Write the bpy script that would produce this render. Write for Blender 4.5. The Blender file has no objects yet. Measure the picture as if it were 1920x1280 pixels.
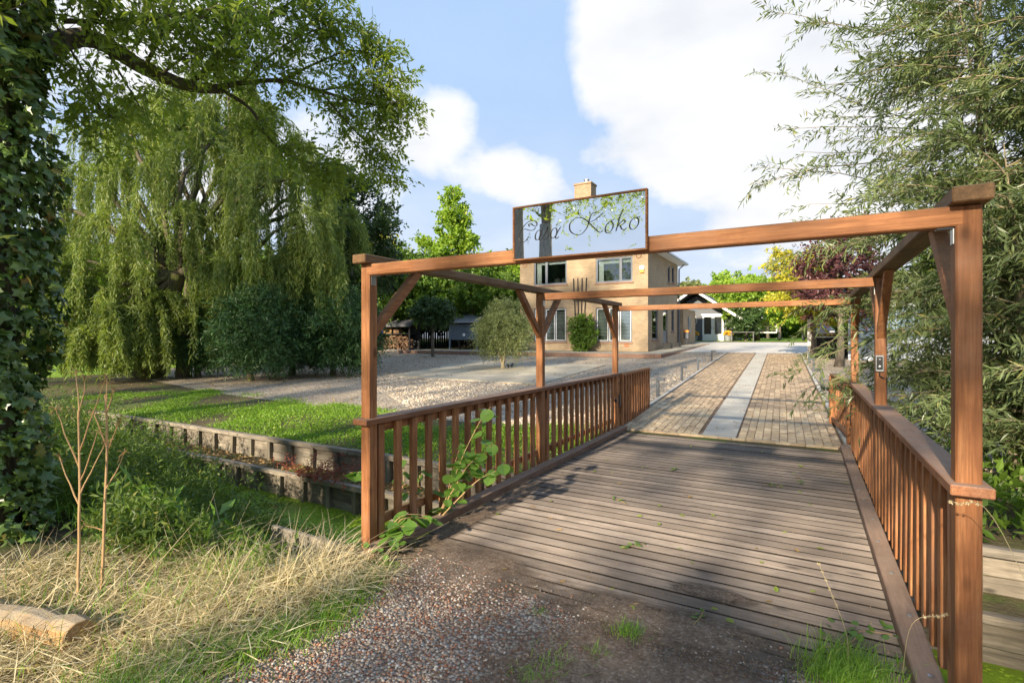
import bpy, bmesh, math
import numpy as np
from mathutils import Vector, Matrix
R = math.radians
rng = np.random.default_rng(7)
S = bpy.context.scene
COL = S.collection

# ------------------------------------------------------------------ camera
EYE = 1.7; YAW = R(29.86); F = 961.0; HOR = 634.1
FW = np.array([-math.sin(YAW), math.cos(YAW), 0.0]); RT = np.array([math.cos(YAW), math.sin(YAW), 0.0])
cam_d = bpy.data.cameras.new('camera'); cam = bpy.data.objects.new('camera', cam_d); COL.objects.link(cam)
cam.location = (0, 0, EYE); cam.rotation_euler = (R(90), 0, YAW)
cam_d.sensor_width = 36; cam_d.lens = 36*F/1920; cam_d.shift_y = -(640-HOR)/1920
cam_d.clip_start = 0.05; cam_d.clip_end = 3000
S.camera = cam

# ------------------------------------------------------------------ sun, sky, exposure
SUN_EL = R(23.0); SUN_AZ = R(4.0)          # the light travels towards +Y and a little towards +X
sun_d = bpy.data.lights.new('sun', 'SUN'); sun_d.energy = 4.5; sun_d.angle = R(1.2); sun_d.color = (1.0, 0.86, 0.65)
sun = bpy.data.objects.new('sun', sun_d); COL.objects.link(sun); sun.location = (0, -40, 40)
tr = Vector((math.sin(SUN_AZ)*math.cos(SUN_EL), math.cos(SUN_AZ)*math.cos(SUN_EL), -math.sin(SUN_EL)))
sun.rotation_euler = tr.to_track_quat('-Z', 'Y').to_euler()
SUNDIR = -np.array(tr)

W = bpy.data.worlds.new('World'); S.world = W; W.use_nodes = True
def build_world():
    nt = W.node_tree; nt.nodes.clear(); n = nt.nodes.new; l = nt.links.new
    out = n('ShaderNodeOutputWorld'); bg = n('ShaderNodeBackground'); bg.inputs[1].default_value = 0.15
    sky = n('ShaderNodeTexSky'); sky.sky_type = 'NISHITA'; sky.sun_disc = False
    sky.sun_elevation = SUN_EL; sky.sun_rotation = math.atan2(SUNDIR[0], SUNDIR[1])
    sky.air_density = 1.0; sky.dust_density = 0.35; sky.ozone_density = 1.5
    tc = n('ShaderNodeTexCoord')
    def vm(op, a, b=None):
        m = n('ShaderNodeVectorMath'); m.operation = op
        for i, v in enumerate((a, b)):
            if v is None: continue
            if hasattr(v, 'links'): l(v, m.inputs[i])
            else: m.inputs[i].default_value = v
        return m
    def mt(op, a, b=None, c=None, clamp=False):
        m = n('ShaderNodeMath'); m.operation = op; m.use_clamp = clamp
        for i, v in enumerate((a, b, c)):
            if v is None: continue
            if hasattr(v, 'links'): l(v, m.inputs[i])
            else: m.inputs[i].default_value = v
        return m.outputs[0]
    d = vm('NORMALIZE', tc.outputs['Generated']).outputs[0]
    sp = n('ShaderNodeSeparateXYZ'); l(d, sp.inputs[0])
    zz = mt('MAXIMUM', sp.outputs[2], 0.0)
    den = mt('ADD', zz, 0.22)
    cb = n('ShaderNodeCombineXYZ'); l(mt('DIVIDE', sp.outputs[0], den), cb.inputs[0]); l(mt('DIVIDE', sp.outputs[1], den), cb.inputs[1]); l(mt('MULTIPLY', zz, 1.5), cb.inputs[2])
    def noise(vec, sc, det, ro, dist=0.0, off=(0, 0, 0)):
        t = n('ShaderNodeTexNoise'); t.inputs['Scale'].default_value = sc; t.inputs['Detail'].default_value = det
        t.inputs['Roughness'].default_value = ro; t.inputs['Distortion'].default_value = dist
        l(vm('ADD', vec, off).outputs[0], t.inputs['Vector']); return t.outputs['Fac']
    n1 = noise(cb.outputs[0], 1.7, 9, 0.56, 0.15, (3.1, 1.7, 0))
    n2 = noise(d, 6.0, 9, 0.62, 0.35, (1.3, 0.2, 0.4))
    fld = mt('ADD', mt('MULTIPLY', n1, 0.75), mt('MULTIPLY', n2, 0.5))     # about .6
    # cumulus banks standing in the directions where the photograph shows them, blue gaps between
    def dirp(px, py):
        v = FW + (px-960)/F*RT + np.array([0, 0, (HOR-py)/F]); return tuple(v/np.linalg.norm(v))
    def blob(px, py, rad, amt):
        dt = vm('DOT_PRODUCT', d, dirp(px, py)).outputs['Value']
        t = mt('DIVIDE', mt('SUBTRACT', dt, math.cos(rad)), 1-math.cos(rad), clamp=True)
        return mt('MULTIPLY', mt('SMOOTH_MIN', t, 0.8, 0.3), amt)
    for b in ((1230, 130, .20, .26), (1430, 110, .32, .36), (1560, 300, .30, .28), (1300, 210, .16, .16), (890, 270, .12, .36), (790, 200, .11, .32), (980, 330, .08, .24), (720, 330, .1, .24), (1060, 345, .11, .18), (1270, 300, .08, .16),
              (480, 230, .34, .25), (850, 60, .22, -.26), (1000, 230, .11, -.2), (1150, 290, .10, -.16), (800, 420, .2, -.05), (650, 60, .2, -.1)):
        fld = mt('ADD', fld, blob(*b))
    mr = n('ShaderNodeMapRange'); mr.interpolation_type = 'SMOOTHSTEP'
    l(fld, mr.inputs[0]); mr.inputs[1].default_value = 0.60; mr.inputs[2].default_value = 0.93
    # thin veil lower down
    hz = n('ShaderNodeMapRange'); l(zz, hz.inputs[0]); hz.inputs[1].default_value = 0.0; hz.inputs[2].default_value = 0.42; hz.inputs[3].default_value = 0.72; hz.inputs[4].default_value = 0.16
    cov = mt('MAXIMUM', mr.outputs[0], hz.outputs[0])
    shade = n('ShaderNodeMapRange'); l(noise(cb.outputs[0], 2.6, 5, 0.5, 0.0, (9, 4, 0)), shade.inputs[0]); shade.inputs[1].default_value = 0.3; shade.inputs[2].default_value = 0.7
    cc = n('ShaderNodeMix'); cc.data_type = 'RGBA'; l(shade.outputs[0], cc.inputs['Factor'])
    cc.inputs['A'].default_value = (2.25, 2.33, 2.48, 1); cc.inputs['B'].default_value = (3.0, 2.98, 2.95, 1)
    blue = n('ShaderNodeMix'); blue.data_type = 'RGBA'; blue.blend_type = 'MULTIPLY'; blue.inputs['Factor'].default_value = 1; l(sky.outputs[0], blue.inputs['A']); blue.inputs['B'].default_value = (1.1, 1.25, 1.45, 1)
    bl = vm('MINIMUM', blue.outputs['Result'], (1.0, 1.6, 2.55))
    mx = n('ShaderNodeMix'); mx.data_type = 'RGBA'; l(cov, mx.inputs['Factor']); l(bl.outputs[0], mx.inputs['A']); l(cc.outputs['Result'], mx.inputs['B'])
    l(mx.outputs['Result'], bg.inputs[0]); l(bg.outputs[0], out.inputs[0])
build_world()
vs = S.view_settings; vs.view_transform = 'Standard'; vs.look = 'None'; vs.exposure = 1.36; vs.gamma = 1.0; vs.use_curve_mapping = False
S.cycles.max_bounces = 5; S.cycles.diffuse_bounces = 3; S.cycles.glossy_bounces = 3; S.cycles.transparent_max_bounces = 8; S.cycles.transmission_bounces = 3
S.cycles.sample_clamp_indirect = 6.0; S.cycles.use_adaptive_sampling = True; S.cycles.adaptive_threshold = 0.025

# ------------------------------------------------------------------ helpers
def pt(px, py, Z): return FW*Z + RT*((px-960)/F*Z) + np.array([0, 0, EYE+(HOR-py)/F*Z])
GY = [5.9, 9.0, 46.0, 90.0, 900.0]; GZ = [-0.12, 0.0, 1.48, 1.7, 1.7]
def gz(y): return float(np.interp(y, GY, GZ))
def gp(px, py, off=0.0):
    d = FW + RT*((px-960)/F) + np.array([0, 0, (HOR-py)/F]); t = 2.0
    for i in range(4000):
        p = d*t; z = EYE+p[2]
        if z <= gz(p[1]): break
        t += 0.02
    return np.array([p[0], p[1], gz(p[1])+off])
def on_y(px, py, Y):
    d = FW + RT*((px-960)/F) + np.array([0, 0, (HOR-py)/F]); p = d*(Y/d[1]); p[2] += EYE; return p
def on_x(px, py, X):
    d = FW + RT*((px-960)/F) + np.array([0, 0, (HOR-py)/F]); p = d*(X/d[0]); p[2] += EYE; return p

def poly_mesh(name, V, Fc):
    me = bpy.data.meshes.new(name); V = np.asarray(V, np.float32)
    me.vertices.add(len(V)); me.vertices.foreach_set('co', V.ravel())
    if isinstance(Fc, np.ndarray):
        k = Fc.shape[1]; m = len(Fc); idx = Fc.astype(np.int32).ravel(); st = np.arange(m, dtype=np.int32)*k
    else:
        ln = np.array([len(f) for f in Fc]); idx = np.concatenate([np.asarray(f) for f in Fc]).astype(np.int32); m = len(Fc)
        st = np.concatenate([[0], np.cumsum(ln)[:-1]]).astype(np.int32)
    me.loops.add(len(idx)); me.loops.foreach_set('vertex_index', idx)
    me.polygons.add(m); me.polygons.foreach_set('loop_start', st)
    me.update(calc_edges=True); return me
def link(name, data, mat=None, parent=None, loc=None, rot=None, smooth=False):
    if data is not None and mat is not None and not data.materials: data.materials.append(mat)
    if data is not None and data.users == 0: data.polygons.foreach_set('use_smooth', np.full(len(data.polygons), bool(smooth)))
    o = bpy.data.objects.new(name, data); COL.objects.link(o)
    if parent is not None: o.parent = parent
    if loc is not None: o.location = tuple(loc)
    if rot is not None: o.rotation_euler = rot
    return o
def tag(o, label=None, cat=None, group=None, kind=None):
    if label: o['label'] = label
    if cat: o['category'] = cat
    if group: o['group'] = group
    if kind: o['kind'] = kind
    return o
def thing(name, label, cat, loc=(0, 0, 0), rz=0.0, group=None):
    return tag(link(name, None, loc=loc, rot=(0, 0, rz)), label, cat, group)
def copy_tree(o, parent=None):
    c = o.copy(); COL.objects.link(c)
    if parent is not None: c.parent = parent
    for ch in list(o.children): copy_tree(ch, c)
    return c

class MB:
    """collects boxes, bars, tubes and faces into one mesh"""
    def __init__(s): s.v = []; s.f = []; s.n = 0
    def add(s, V, Fs):
        V = np.asarray(V, float); s.v.append(V); s.f += [[i+s.n for i in f] for f in Fs]; s.n += len(V); return s
    def box(s, x0, x1, y0, y1, z0, z1):
        V = [(x0,y0,z0),(x1,y0,z0),(x1,y1,z0),(x0,y1,z0),(x0,y0,z1),(x1,y0,z1),(x1,y1,z1),(x0,y1,z1)]
        return s.add(V, [(3,2,1,0),(4,5,6,7),(0,1,5,4),(1,2,6,5),(2,3,7,6),(3,0,4,7)])
    def bar(s, a, b, w, h, up=(0, 0, 1)):
        a = np.asarray(a, float); b = np.asarray(b, float); d = b-a; d /= np.linalg.norm(d)
        sd = np.cross(d, up); sd /= np.linalg.norm(sd); u = np.cross(sd, d)
        V = [p+sd*i*w/2+u*j*h/2 for p in (a, b) for i, j in ((-1,-1),(1,-1),(1,1),(-1,1))]
        return s.add(V, [(0,1,2,3),(7,6,5,4),(0,4,5,1),(1,5,6,2),(2,6,7,3),(3,7,4,0)])
    def tube(s, P, r, k=6, cap=True):
        V, Fs = tube_arrays(np.asarray(P, float), r, k, cap); return s.add(V, Fs)
    def quad(s, a, b, c, d): return s.add([a, b, c, d], [(0, 1, 2, 3)])
    def lathe(s, prof, c=(0, 0, 0), k=16):
        V = [(c[0]+r*math.cos(2*math.pi*i/k), c[1]+r*math.sin(2*math.pi*i/k), c[2]+z) for r, z in prof for i in range(k)]
        Fs = [(j*k+i, j*k+(i+1)%k, (j+1)*k+(i+1)%k, (j+1)*k+i) for j in range(len(prof)-1) for i in range(k)]
        Fs.append(tuple(range(k))[::-1]); Fs.append(tuple((len(prof)-1)*k+i for i in range(k)))
        return s.add(V, Fs)
    def mesh(s, name): return poly_mesh(name, np.concatenate(s.v), s.f)
    def build(s, name, mat, parent=None, loc=None, rot=None, smooth=False, bevel=0.0):
        me = s.mesh(name)
        if bevel: bevel_mesh(me, bevel)
        return link(name, me, mat, parent, loc, rot, smooth)
def tube_arrays(P, r, k=6, cap=True):
    n = len(P); r = np.broadcast_to(np.asarray(r, float), (n,))
    T = np.gradient(P, axis=0); T /= np.linalg.norm(T, axis=1)[:, None]+1e-9
    ref = np.array([0.31, 0.2, 0.93]) if abs(T[:, 2]).mean() < 0.8 else np.array([0.95, 0.2, 0.1])
    A = np.cross(T, ref); A /= np.linalg.norm(A, axis=1)[:, None]+1e-9; B = np.cross(T, A)
    th = np.arange(k)*2*math.pi/k
    V = (P[:, None, :]+r[:, None, None]*(A[:, None, :]*np.cos(th)[None, :, None]+B[:, None, :]*np.sin(th)[None, :, None])).reshape(-1, 3)
    Fs = [(j*k+i, j*k+(i+1) % k, (j+1)*k+(i+1) % k, (j+1)*k+i) for j in range(n-1) for i in range(k)]
    if cap: Fs += [tuple(range(k))[::-1], tuple((n-1)*k+i for i in range(k))]
    return V, Fs
def bevel_mesh(me, w):
    bm = bmesh.new(); bm.from_mesh(me); bmesh.ops.bevel(bm, geom=bm.edges[:], offset=w, segments=1, affect='EDGES', clamp_overlap=True)
    bm.to_mesh(me); bm.free()
def boxo(name, x0, x1, y0, y1, z0, z1, mat, parent=None, bevel=0.004):
    """one box whose origin is at its centre, so that its grain is its own"""
    c = ((x0+x1)/2, (y0+y1)/2, (z0+z1)/2); a, b, h = (x1-x0)/2, (y1-y0)/2, (z1-z0)/2
    return MB().box(-a, a, -b, b, -h, h).build(name, mat, parent, loc=c, bevel=bevel)

# ---- foliage arrays
def unit(a): return a/(np.linalg.norm(a, axis=-1, keepdims=True)+1e-9)
def rdir(n): return unit(rng.normal(size=(n, 3)))
def leaf_arrays(P, D, N, L, Wd, fold=0.22, mid=0.45):
    n = len(P); D = unit(D); Sd = unit(np.cross(D, N)); N2 = np.cross(Sd, D)
    L = np.broadcast_to(np.asarray(L, float), (n,))[:, None]; Wd = np.broadcast_to(np.asarray(Wd, float), (n,))[:, None]
    V = np.empty((n, 4, 3)); V[:, 0] = P; V[:, 1] = P+D*L*mid+Sd*Wd*.5+N2*Wd*fold; V[:, 2] = P+D*L; V[:, 3] = P+D*L*mid-Sd*Wd*.5+N2*Wd*fold
    b = (np.arange(n)*4)[:, None]
    Fc = np.concatenate([b+np.array([[0, 1, 2]]), b+np.array([[0, 2, 3]])], 1).reshape(-1, 3)
    return V.reshape(-1, 3), Fc
def leaf_obj(name, P, D, N, L, Wd, mat, parent=None, fold=.22, mid=.45):
    V, Fc = leaf_arrays(P, D, N, L, Wd, fold, mid); return link(name, poly_mesh(name, V, Fc), mat, parent)
IVY = np.array([(0, .05), (.34, -.06), (.30, .22), (.52, .42), (.22, .55), (0, 1), (-.22, .55), (-.52, .42), (-.30, .22), (-.34, -.06)])
def ivy_arrays(P, D, N, L, bend=.16):
    """five-lobed leaves as fans round a raised middle"""
    n = len(P); D = unit(D); Sd = unit(np.cross(D, N)); N2 = np.cross(Sd, D); L = np.broadcast_to(np.asarray(L, float), (n,))[:, None]
    V = np.empty((n, 11, 3)); V[:, 0] = P+D*L*.35+N2*L*.05
    for k, (a, b) in enumerate(IVY): V[:, k+1] = P+Sd*L*a+D*L*b-N2*L*bend*(a*a*2+max(0, b-.4)**2)
    b = (np.arange(n)*11)[:, None]; Fc = np.concatenate([b+np.array([[0, k+1, (k+1) % 10+1]]) for k in range(10)], 1).reshape(-1, 3)
    return V.reshape(-1, 3), Fc
def sprays(O, D, tl, nl, L, Wd, droop=0.35, spread=0.9, nrm_up=0.5):
    """twigs starting at O along D, nl leaves alternately along each; returns leaf arrays and the twigs' ends"""
    n = len(O); D = unit(D); tl = np.broadcast_to(np.asarray(tl, float), (n,))
    s = (np.arange(nl)+0.5)/nl; s = np.clip(s[None, :]+rng.normal(0, .05, (n, nl)), 0.02, 1)
    base = O[:, None, :]+D[:, None, :]*(s*tl[:, None])[..., None]
    base[..., 2] -= droop*(s**2)*tl[:, None]*0.6
    side = unit(np.cross(D, rdir(n)))
    sg = np.where(np.arange(nl) % 2 == 0, 1.0, -1.0)[None, :, None]
    ld = D[:, None, :]*0.7+side[:, None, :]*sg*spread+rng.normal(0, .28, (n, nl, 3)); ld[..., 2] -= droop
    nm = rng.normal(0, .6, (n, nl, 3)); nm[..., 2] += nrm_up
    m = n*nl
    LL = L*rng.uniform(.65, 1.15, m); WW = Wd*LL/L
    return base.reshape(m, 3), ld.reshape(m, 3), nm.reshape(m, 3), LL, WW
def sticks(O, E, r):
    """thin three-sided twigs"""
    n = len(O); d = unit(E-O); a = unit(np.cross(d, rdir(n))); b = np.cross(d, a); V = np.empty((n, 4, 3))
    V[:, 0] = O+a*r; V[:, 1] = O-a*r*.5+b*r*.87; V[:, 2] = O-a*r*.5-b*r*.87; V[:, 3] = E
    bb = (np.arange(n)*4)[:, None]
    Fc = np.concatenate([bb+np.array([[0, 1, 3]]), bb+np.array([[1, 2, 3]]), bb+np.array([[2, 0, 3]])], 1).reshape(-1, 3)
    return V.reshape(-1, 3), Fc
def wobble(a, b, n=6, amt=0.08, sag=0.0):
    a = np.asarray(a, float); b = np.asarray(b, float); t = np.linspace(0, 1, n)[:, None]; L = np.linalg.norm(b-a)
    P = a+(b-a)*t+np.cumsum(rng.normal(0, amt*L/n, (n, 3)), 0)*np.sin(np.pi*np.clip(t*.9+.05, 0, 1)); P[0] = a
    P[:, 2] -= sag*L*(t[:, 0]**2); return P

# ------------------------------------------------------------------ materials
class NT:
    def __init__(s, name):
        s.m = bpy.data.materials.new(name); s.m.use_nodes = True; s.t = s.m.node_tree; s.t.nodes.clear()
        s.out = s.n('ShaderNodeOutputMaterial'); s.b = s.n('ShaderNodeBsdfPrincipled'); s.l(s.b.outputs[0], s.out.inputs[0])
        s.tc = s.n('ShaderNodeTexCoord'); s.oi = s.n('ShaderNodeObjectInfo')
    def n(s, k): return s.t.nodes.new(k)
    def l(s, a, b): s.t.links.new(a, b)
    def put(s, sock, v):
        if hasattr(v, 'links'): s.l(v, sock)
        else: sock.default_value = v
    def coord(s, scale=(1, 1, 1), src='Object', rnd=False, rot=(0, 0, 0)):
        mp = s.n('ShaderNodeMapping'); s.l(s.tc.outputs[src], mp.inputs[0]); mp.inputs['Scale'].default_value = scale; mp.inputs['Rotation'].default_value = rot
        if rnd:
            c = s.n('ShaderNodeVectorMath'); c.operation = 'SCALE'; c.inputs[0].default_value = (37.1, 21.7, 53.3); s.l(s.oi.outputs['Random'], c.inputs['Scale'])
            s.l(c.outputs[0], mp.inputs['Location'])
        return mp.outputs[0]
    def noise(s, vec, sc=5, det=4, ro=.55, dist=0):
        t = s.n('ShaderNodeTexNoise'); s.l(vec, t.inputs['Vector']); t.inputs['Scale'].default_value = sc; t.inputs['Detail'].default_value = det; t.inputs['Roughness'].default_value = ro; t.inputs['Distortion'].default_value = dist
        return t.outputs['Fac']
    def voro(s, vec, sc=5, feat='F1', out='Distance', rnd=1.0):
        t = s.n('ShaderNodeTexVoronoi'); t.feature = feat; s.l(vec, t.inputs['Vector']); t.inputs['Scale'].default_value = sc; t.inputs['Randomness'].default_value = rnd; return t.outputs[out]
    def ramp(s, f, stops, interp='LINEAR'):
        r = s.n('ShaderNodeValToRGB'); s.l(f, r.inputs[0]); e = r.color_ramp.elements; r.color_ramp.interpolation = interp
        while len(e) < len(stops): e.new(0.5)
        for k, (p, c) in zip(e, stops): k.position = p; k.color = (*c, 1)
        return r.outputs[0]
    def mix(s, f, a, b, mode='MIX'):
        m = s.n('ShaderNodeMix'); m.data_type = 'RGBA'; m.blend_type = mode; s.put(m.inputs['Factor'], f)
        for k, v in (('A', a), ('B', b)): s.put(m.inputs[k], (*v, 1) if isinstance(v, tuple) and len(v) == 3 else v)
        return m.outputs['Result']
    def math(s, op, a, b=0.0, clamp=False):
        m = s.n('ShaderNodeMath'); m.operation = op; m.use_clamp = clamp; s.put(m.inputs[0], a); s.put(m.inputs[1], b); return m.outputs[0]
    def rangem(s, v, a, b, c=0.0, d=1.0):
        m = s.n('ShaderNodeMapRange'); s.l(v, m.inputs[0]); m.inputs[1].default_value = a; m.inputs[2].default_value = b; m.inputs[3].default_value = c; m.inputs[4].default_value = d; return m.outputs[0]
    def col(s, c): s.put(s.b.inputs['Base Color'], (*c, 1) if isinstance(c, tuple) and len(c) == 3 else c); return s
    def rough(s, v): s.put(s.b.inputs['Roughness'], v); return s
    def spec(s, v): s.put(s.b.inputs['Specular IOR Level'], v); return s
    def bump(s, h, st=.3, dist=.01):
        b = s.n('ShaderNodeBump'); b.inputs['Strength'].default_value = st; b.inputs['Distance'].default_value = dist; s.l(h, b.inputs['Height']); s.l(b.outputs[0], s.b.inputs['Normal']); return s
    def up(s):
        g = s.n('ShaderNodeNewGeometry'); sp = s.n('ShaderNodeSeparateXYZ'); s.l(g.outputs['True Normal'], sp.inputs[0]); return sp.outputs[2]
M = {}
def plain(name, c, rough=.5, spec=.4, metal=0.0, var=.12, sc=14):
    t = NT(name); nz = t.noise(t.coord(), sc, 4); t.col(t.mix(t.rangem(nz, .3, .7), tuple(x*(1-var) for x in c), tuple(min(1, x*(1+var)) for x in c)))
    t.rough(rough).spec(spec); t.b.inputs['Metallic'].default_value = metal; M[name] = t.m; return t.m
def wood(name, axis, dark, mid, light, top=None, gs=1.0, rough=.55, topamt=.75, bump=.25):
    t = NT(name); st = [9*gs]*3; st[axis] = .7*gs
    v = t.coord(tuple(st), rnd=True); g1 = t.noise(v, 3, 6, .6, .6)
    st2 = [60*gs]*3; st2[axis] = 2.2*gs; v2 = t.coord(tuple(st2), rnd=True); g2 = t.noise(v2, 2, 4, .6)
    c = t.ramp(g1, [(.28, dark), (.5, mid), (.72, light)])
    c = t.mix(t.rangem(g2, .35, .7, .0, .7), c, tuple(x*.42 for x in mid))
    pv = t.mix(t.oi.outputs['Random'], (.72, .70, .68), (1.18, 1.16, 1.14)); c = t.mix(1.0, c, pv, 'MULTIPLY')
    blot = t.noise(t.coord((2.3, 2.3, 2.3), rnd=True), 1.5, 5, .6); c = t.mix(t.rangem(blot, .46, .72, 0, .6), c, tuple(x*.62 for x in dark)); kn = t.voro(t.coord(tuple((3.2 if q != axis else 1.5)*gs for q in range(3)), rnd=True), 1.6); c = t.mix(t.rangem(kn, .05, .14, .8, 0), c, tuple(x*.35 for x in dark)); gy = t.noise(t.coord((1.1, 1.1, 1.1), rnd=True), 1.7, 6, .65); c = t.mix(t.rangem(gy, .5, .72, 0, .45), c, tuple(.5*x+.09 for x in mid))
    if top:   # boards gone grey and mossy where rain lies on them
        w = t.math('MULTIPLY', t.rangem(t.up(), .55, .9), t.rangem(t.noise(t.coord((5, 5, 5), rnd=True), 3, 6, .65), .25, .55, .3, 1.0)); w = t.math('MULTIPLY', w, topamt)
        c = t.mix(w, c, t.mix(t.noise(t.coord((40, 40, 40)), 2, 3), tuple(x*.7 for x in top), top))
    t.col(c).rough(t.rangem(g1, .2, .8, rough, rough+.2)).spec(.22).bump(t.math('ADD', g2, t.math('MULTIPLY', g1, .6)), bump, .004)
    M[name] = t.m; return t.m
HW = ((.22, .085, .036), (.43, .185, .078), (.58, .29, .135)); MOSS = (.16, .145, .085)
for i, a in enumerate('xyz'):
    wood('hardwood_'+a, i, *HW, top=MOSS)
wood('handrail_y', 1, (.22, .088, .04), (.36, .16, .08), (.47, .23, .12), top=(.36, .27, .215), topamt=.75)
wood('kerb_y', 1, (.17, .10, .065), (.27, .165, .115), (.36, .235, .165), top=(.33, .25, .19), topamt=.6)
wood('capbeam_y', 1, (.13, .075, .035), (.22, .13, .065), (.32, .19, .10), top=(.20, .18, .11), topamt=.9)
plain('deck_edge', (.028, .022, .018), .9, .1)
wood('deck_x', 0, (.19, .155, .135), (.28, .235, .205), (.37, .32, .285), gs=.8, rough=.46, bump=.15)
wood('oldtimber_x', 0, (.15, .13, .105), (.27, .235, .19), (.40, .355, .29), gs=1.0, rough=.8)
wood('oldtimber_z', 2, (.13, .115, .085), (.22, .195, .15), (.34, .31, .24), rough=.8)
wood('freshlog', 0, (.20, .105, .04), (.36, .22, .095), (.46, .32, .16), top=(.36, .33, .27), rough=.8, bump=.9, gs=2.2)
wood('firewood', 0, (.16, .09, .055), (.27, .165, .10), (.40, .27, .18), rough=.8)
wood('darkstain', 2, (.018, .019, .022), (.035, .036, .04), (.06, .062, .066), rough=.65)
wood('greystain', 2, (.10, .10, .105), (.17, .17, .175), (.26, .26, .265), rough=.7)
plain('grey_metal', (.40, .42, .43), .35, .5, .8); plain('dark_metal', (.055, .065, .082), .45, .5, .3); plain('black_plastic', (.018, .019, .021), .4)
plain('white_paint', (.78, .78, .76), .4, .4, 0, .05); plain('frame_grey', (.135, .155, .19), .35, .5, 0, .06); plain('grey_boards', (.115, .125, .14), .6, .3, 0, .08)
plain('roof_dark', (.085, .085, .095), .7, .3, 0, .25); plain('cream', (.62, .58, .48), .6); plain('yellow_flower', (.70, .44, .05), .6, .3, 0, .3)
plain('blue_crate', (.04, .09, .55), .4); plain('orange_paint', (.75, .25, .03), .4); plain('red_plastic', (.5, .07, .04), .4); plain('terracotta', (.46, .16, .08), .7)
plain('light_concrete', (.50, .475, .43), .85, .2, 0, .14, 3); plain('blue_slats', (.10, .135, .18), .6); plain('pale_metal', (.42, .47, .54), .35, .5, .2)
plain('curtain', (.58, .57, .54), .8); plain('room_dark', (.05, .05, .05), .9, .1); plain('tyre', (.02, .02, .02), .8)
plain('car_paint', (.02, .022, .026), .18, .6); plain('cover_grey', (.22, .23, .25), .55); plain('lens', (.3, .31, .33), .15, .6)
plain('letter_grey', (.045, .047, .05), .5, .2, .0, .2)
def mk_mirror():
    t = NT('mirror'); t.col((.84, .85, .86)).rough(.015); t.b.inputs['Metallic'].default_value = 1.0; M['mirror'] = t.m
mk_mirror()
def mk_glass():
    t = NT('pane_glass'); g = t.n('ShaderNodeBsdfGlossy'); g.inputs['Roughness'].default_value = .03; g.inputs['Color'].default_value = (.9, .95, 1, 1)
    tr_ = t.n('ShaderNodeBsdfTransparent'); tr_.inputs[0].default_value = (.8, .85, .86, 1); fr = t.n('ShaderNodeFresnel'); fr.inputs[0].default_value = 1.9
    mx = t.n('ShaderNodeMixShader'); t.l(t.math('ADD', fr.outputs[0], .06), mx.inputs[0]); t.l(tr_.outputs[0], mx.inputs[1]); t.l(g.outputs[0], mx.inputs[2]); t.l(mx.outputs[0], t.out.inputs[0]); M['pane_glass'] = t.m
mk_glass()
def mk_brick(name, c1, c2, mortar, bw=.215, bh=.065, flat=False):
    t = NT(name); g = t.n('ShaderNodeNewGeometry'); sn = t.n('ShaderNodeSeparateXYZ'); t.l(g.outputs['True Normal'], sn.inputs[0]); so = t.n('ShaderNodeSeparateXYZ'); t.l(t.tc.outputs['Object'], so.inputs[0])
    ax = t.math('ABSOLUTE', sn.outputs[0]); ay = t.math('ABSOLUTE', sn.outputs[1])
    u = t.math('ADD', t.math('MULTIPLY', so.outputs[0], ay), t.math('MULTIPLY', so.outputs[1], ax))
    cb = t.n('ShaderNodeCombineXYZ'); t.l(u, cb.inputs[0]); t.l(so.outputs[2], cb.inputs[1])
    br = t.n('ShaderNodeTexBrick'); t.l(cb.outputs[0], br.inputs['Vector']); br.inputs['Scale'].default_value = 1; br.inputs['Brick Width'].default_value = bw; br.inputs['Row Height'].default_value = bh; br.inputs['Mortar Size'].default_value = .007
    br.inputs['Color1'].default_value = (*c1, 1); br.inputs['Color2'].default_value = (*c2, 1); br.inputs['Mortar'].default_value = (*mortar, 1); br.inputs['Bias'].default_value = -.1
    blot = t.noise(t.coord((.8, .8, .8)), 1.2, 6, .6); c = t.mix(t.rangem(blot, .35, .7, 0, .45), br.outputs['Color'], tuple(x*.6 for x in c1))
    t.col(c).rough(.85).spec(.2).bump(br.outputs['Fac'], -.4, .006); M[name] = t.m
mk_brick('tan_brick', (.33, .235, .145), (.44, .325, .205), (.31, .275, .22)); mk_brick('red_brick', (.29, .155, .105), (.38, .225, .16), (.30, .27, .23), .1, .2); mk_brick('chimney_brick', (.30, .19, .11), (.46, .31, .18), (.3, .27, .22))
def mk_leaf(name, c1, c2, c3=None, trans=.35, rough=.42, spec=.4, warm=.0):
    t = NT(name); g = t.n('ShaderNodeNewGeometry'); rnd = g.outputs['Random Per Island']
    c = t.ramp(rnd, [(0, c1), (.5, tuple((a+b)/2 for a, b in zip(c1, c2))), (.93, c2), (1, c3 or c2)])
    pn = t.noise(t.coord((.6, .6, .6)), 1.3, 3); c = t.mix(t.rangem(pn, .35, .7, 0, .35), c, tuple(min(1, x*1.25) for x in c2))
    t.col(c).rough(rough).spec(spec)
    tl = t.n('ShaderNodeBsdfTranslucent'); t.l(t.mix(1.0, c, (1.7, 1.75, .7), 'MULTIPLY'), tl.inputs[0])
    mx = t.n('ShaderNodeMixShader'); mx.inputs[0].default_value = trans; t.l(t.b.outputs[0], mx.inputs[1]); t.l(tl.outputs[0], mx.inputs[2]); t.l(mx.outputs[0], t.out.inputs[0]); M[name] = t.m
mk_leaf('willow_leaf', (.10, .155, .036), (.235, .29, .075), (.40, .38, .11), trans=.4); mk_leaf('osier_leaf', (.08, .12, .05), (.19, .24, .10), (.34, .30, .10), trans=.3, rough=.34)
mk_leaf('ash_leaf', (.11, .17, .026), (.25, .31, .055), trans=.5); mk_leaf('ivy_leaf', (.028, .07, .014), (.12, .19, .04), (.30, .19, .06), trans=.12, rough=.3, spec=.5)
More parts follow.
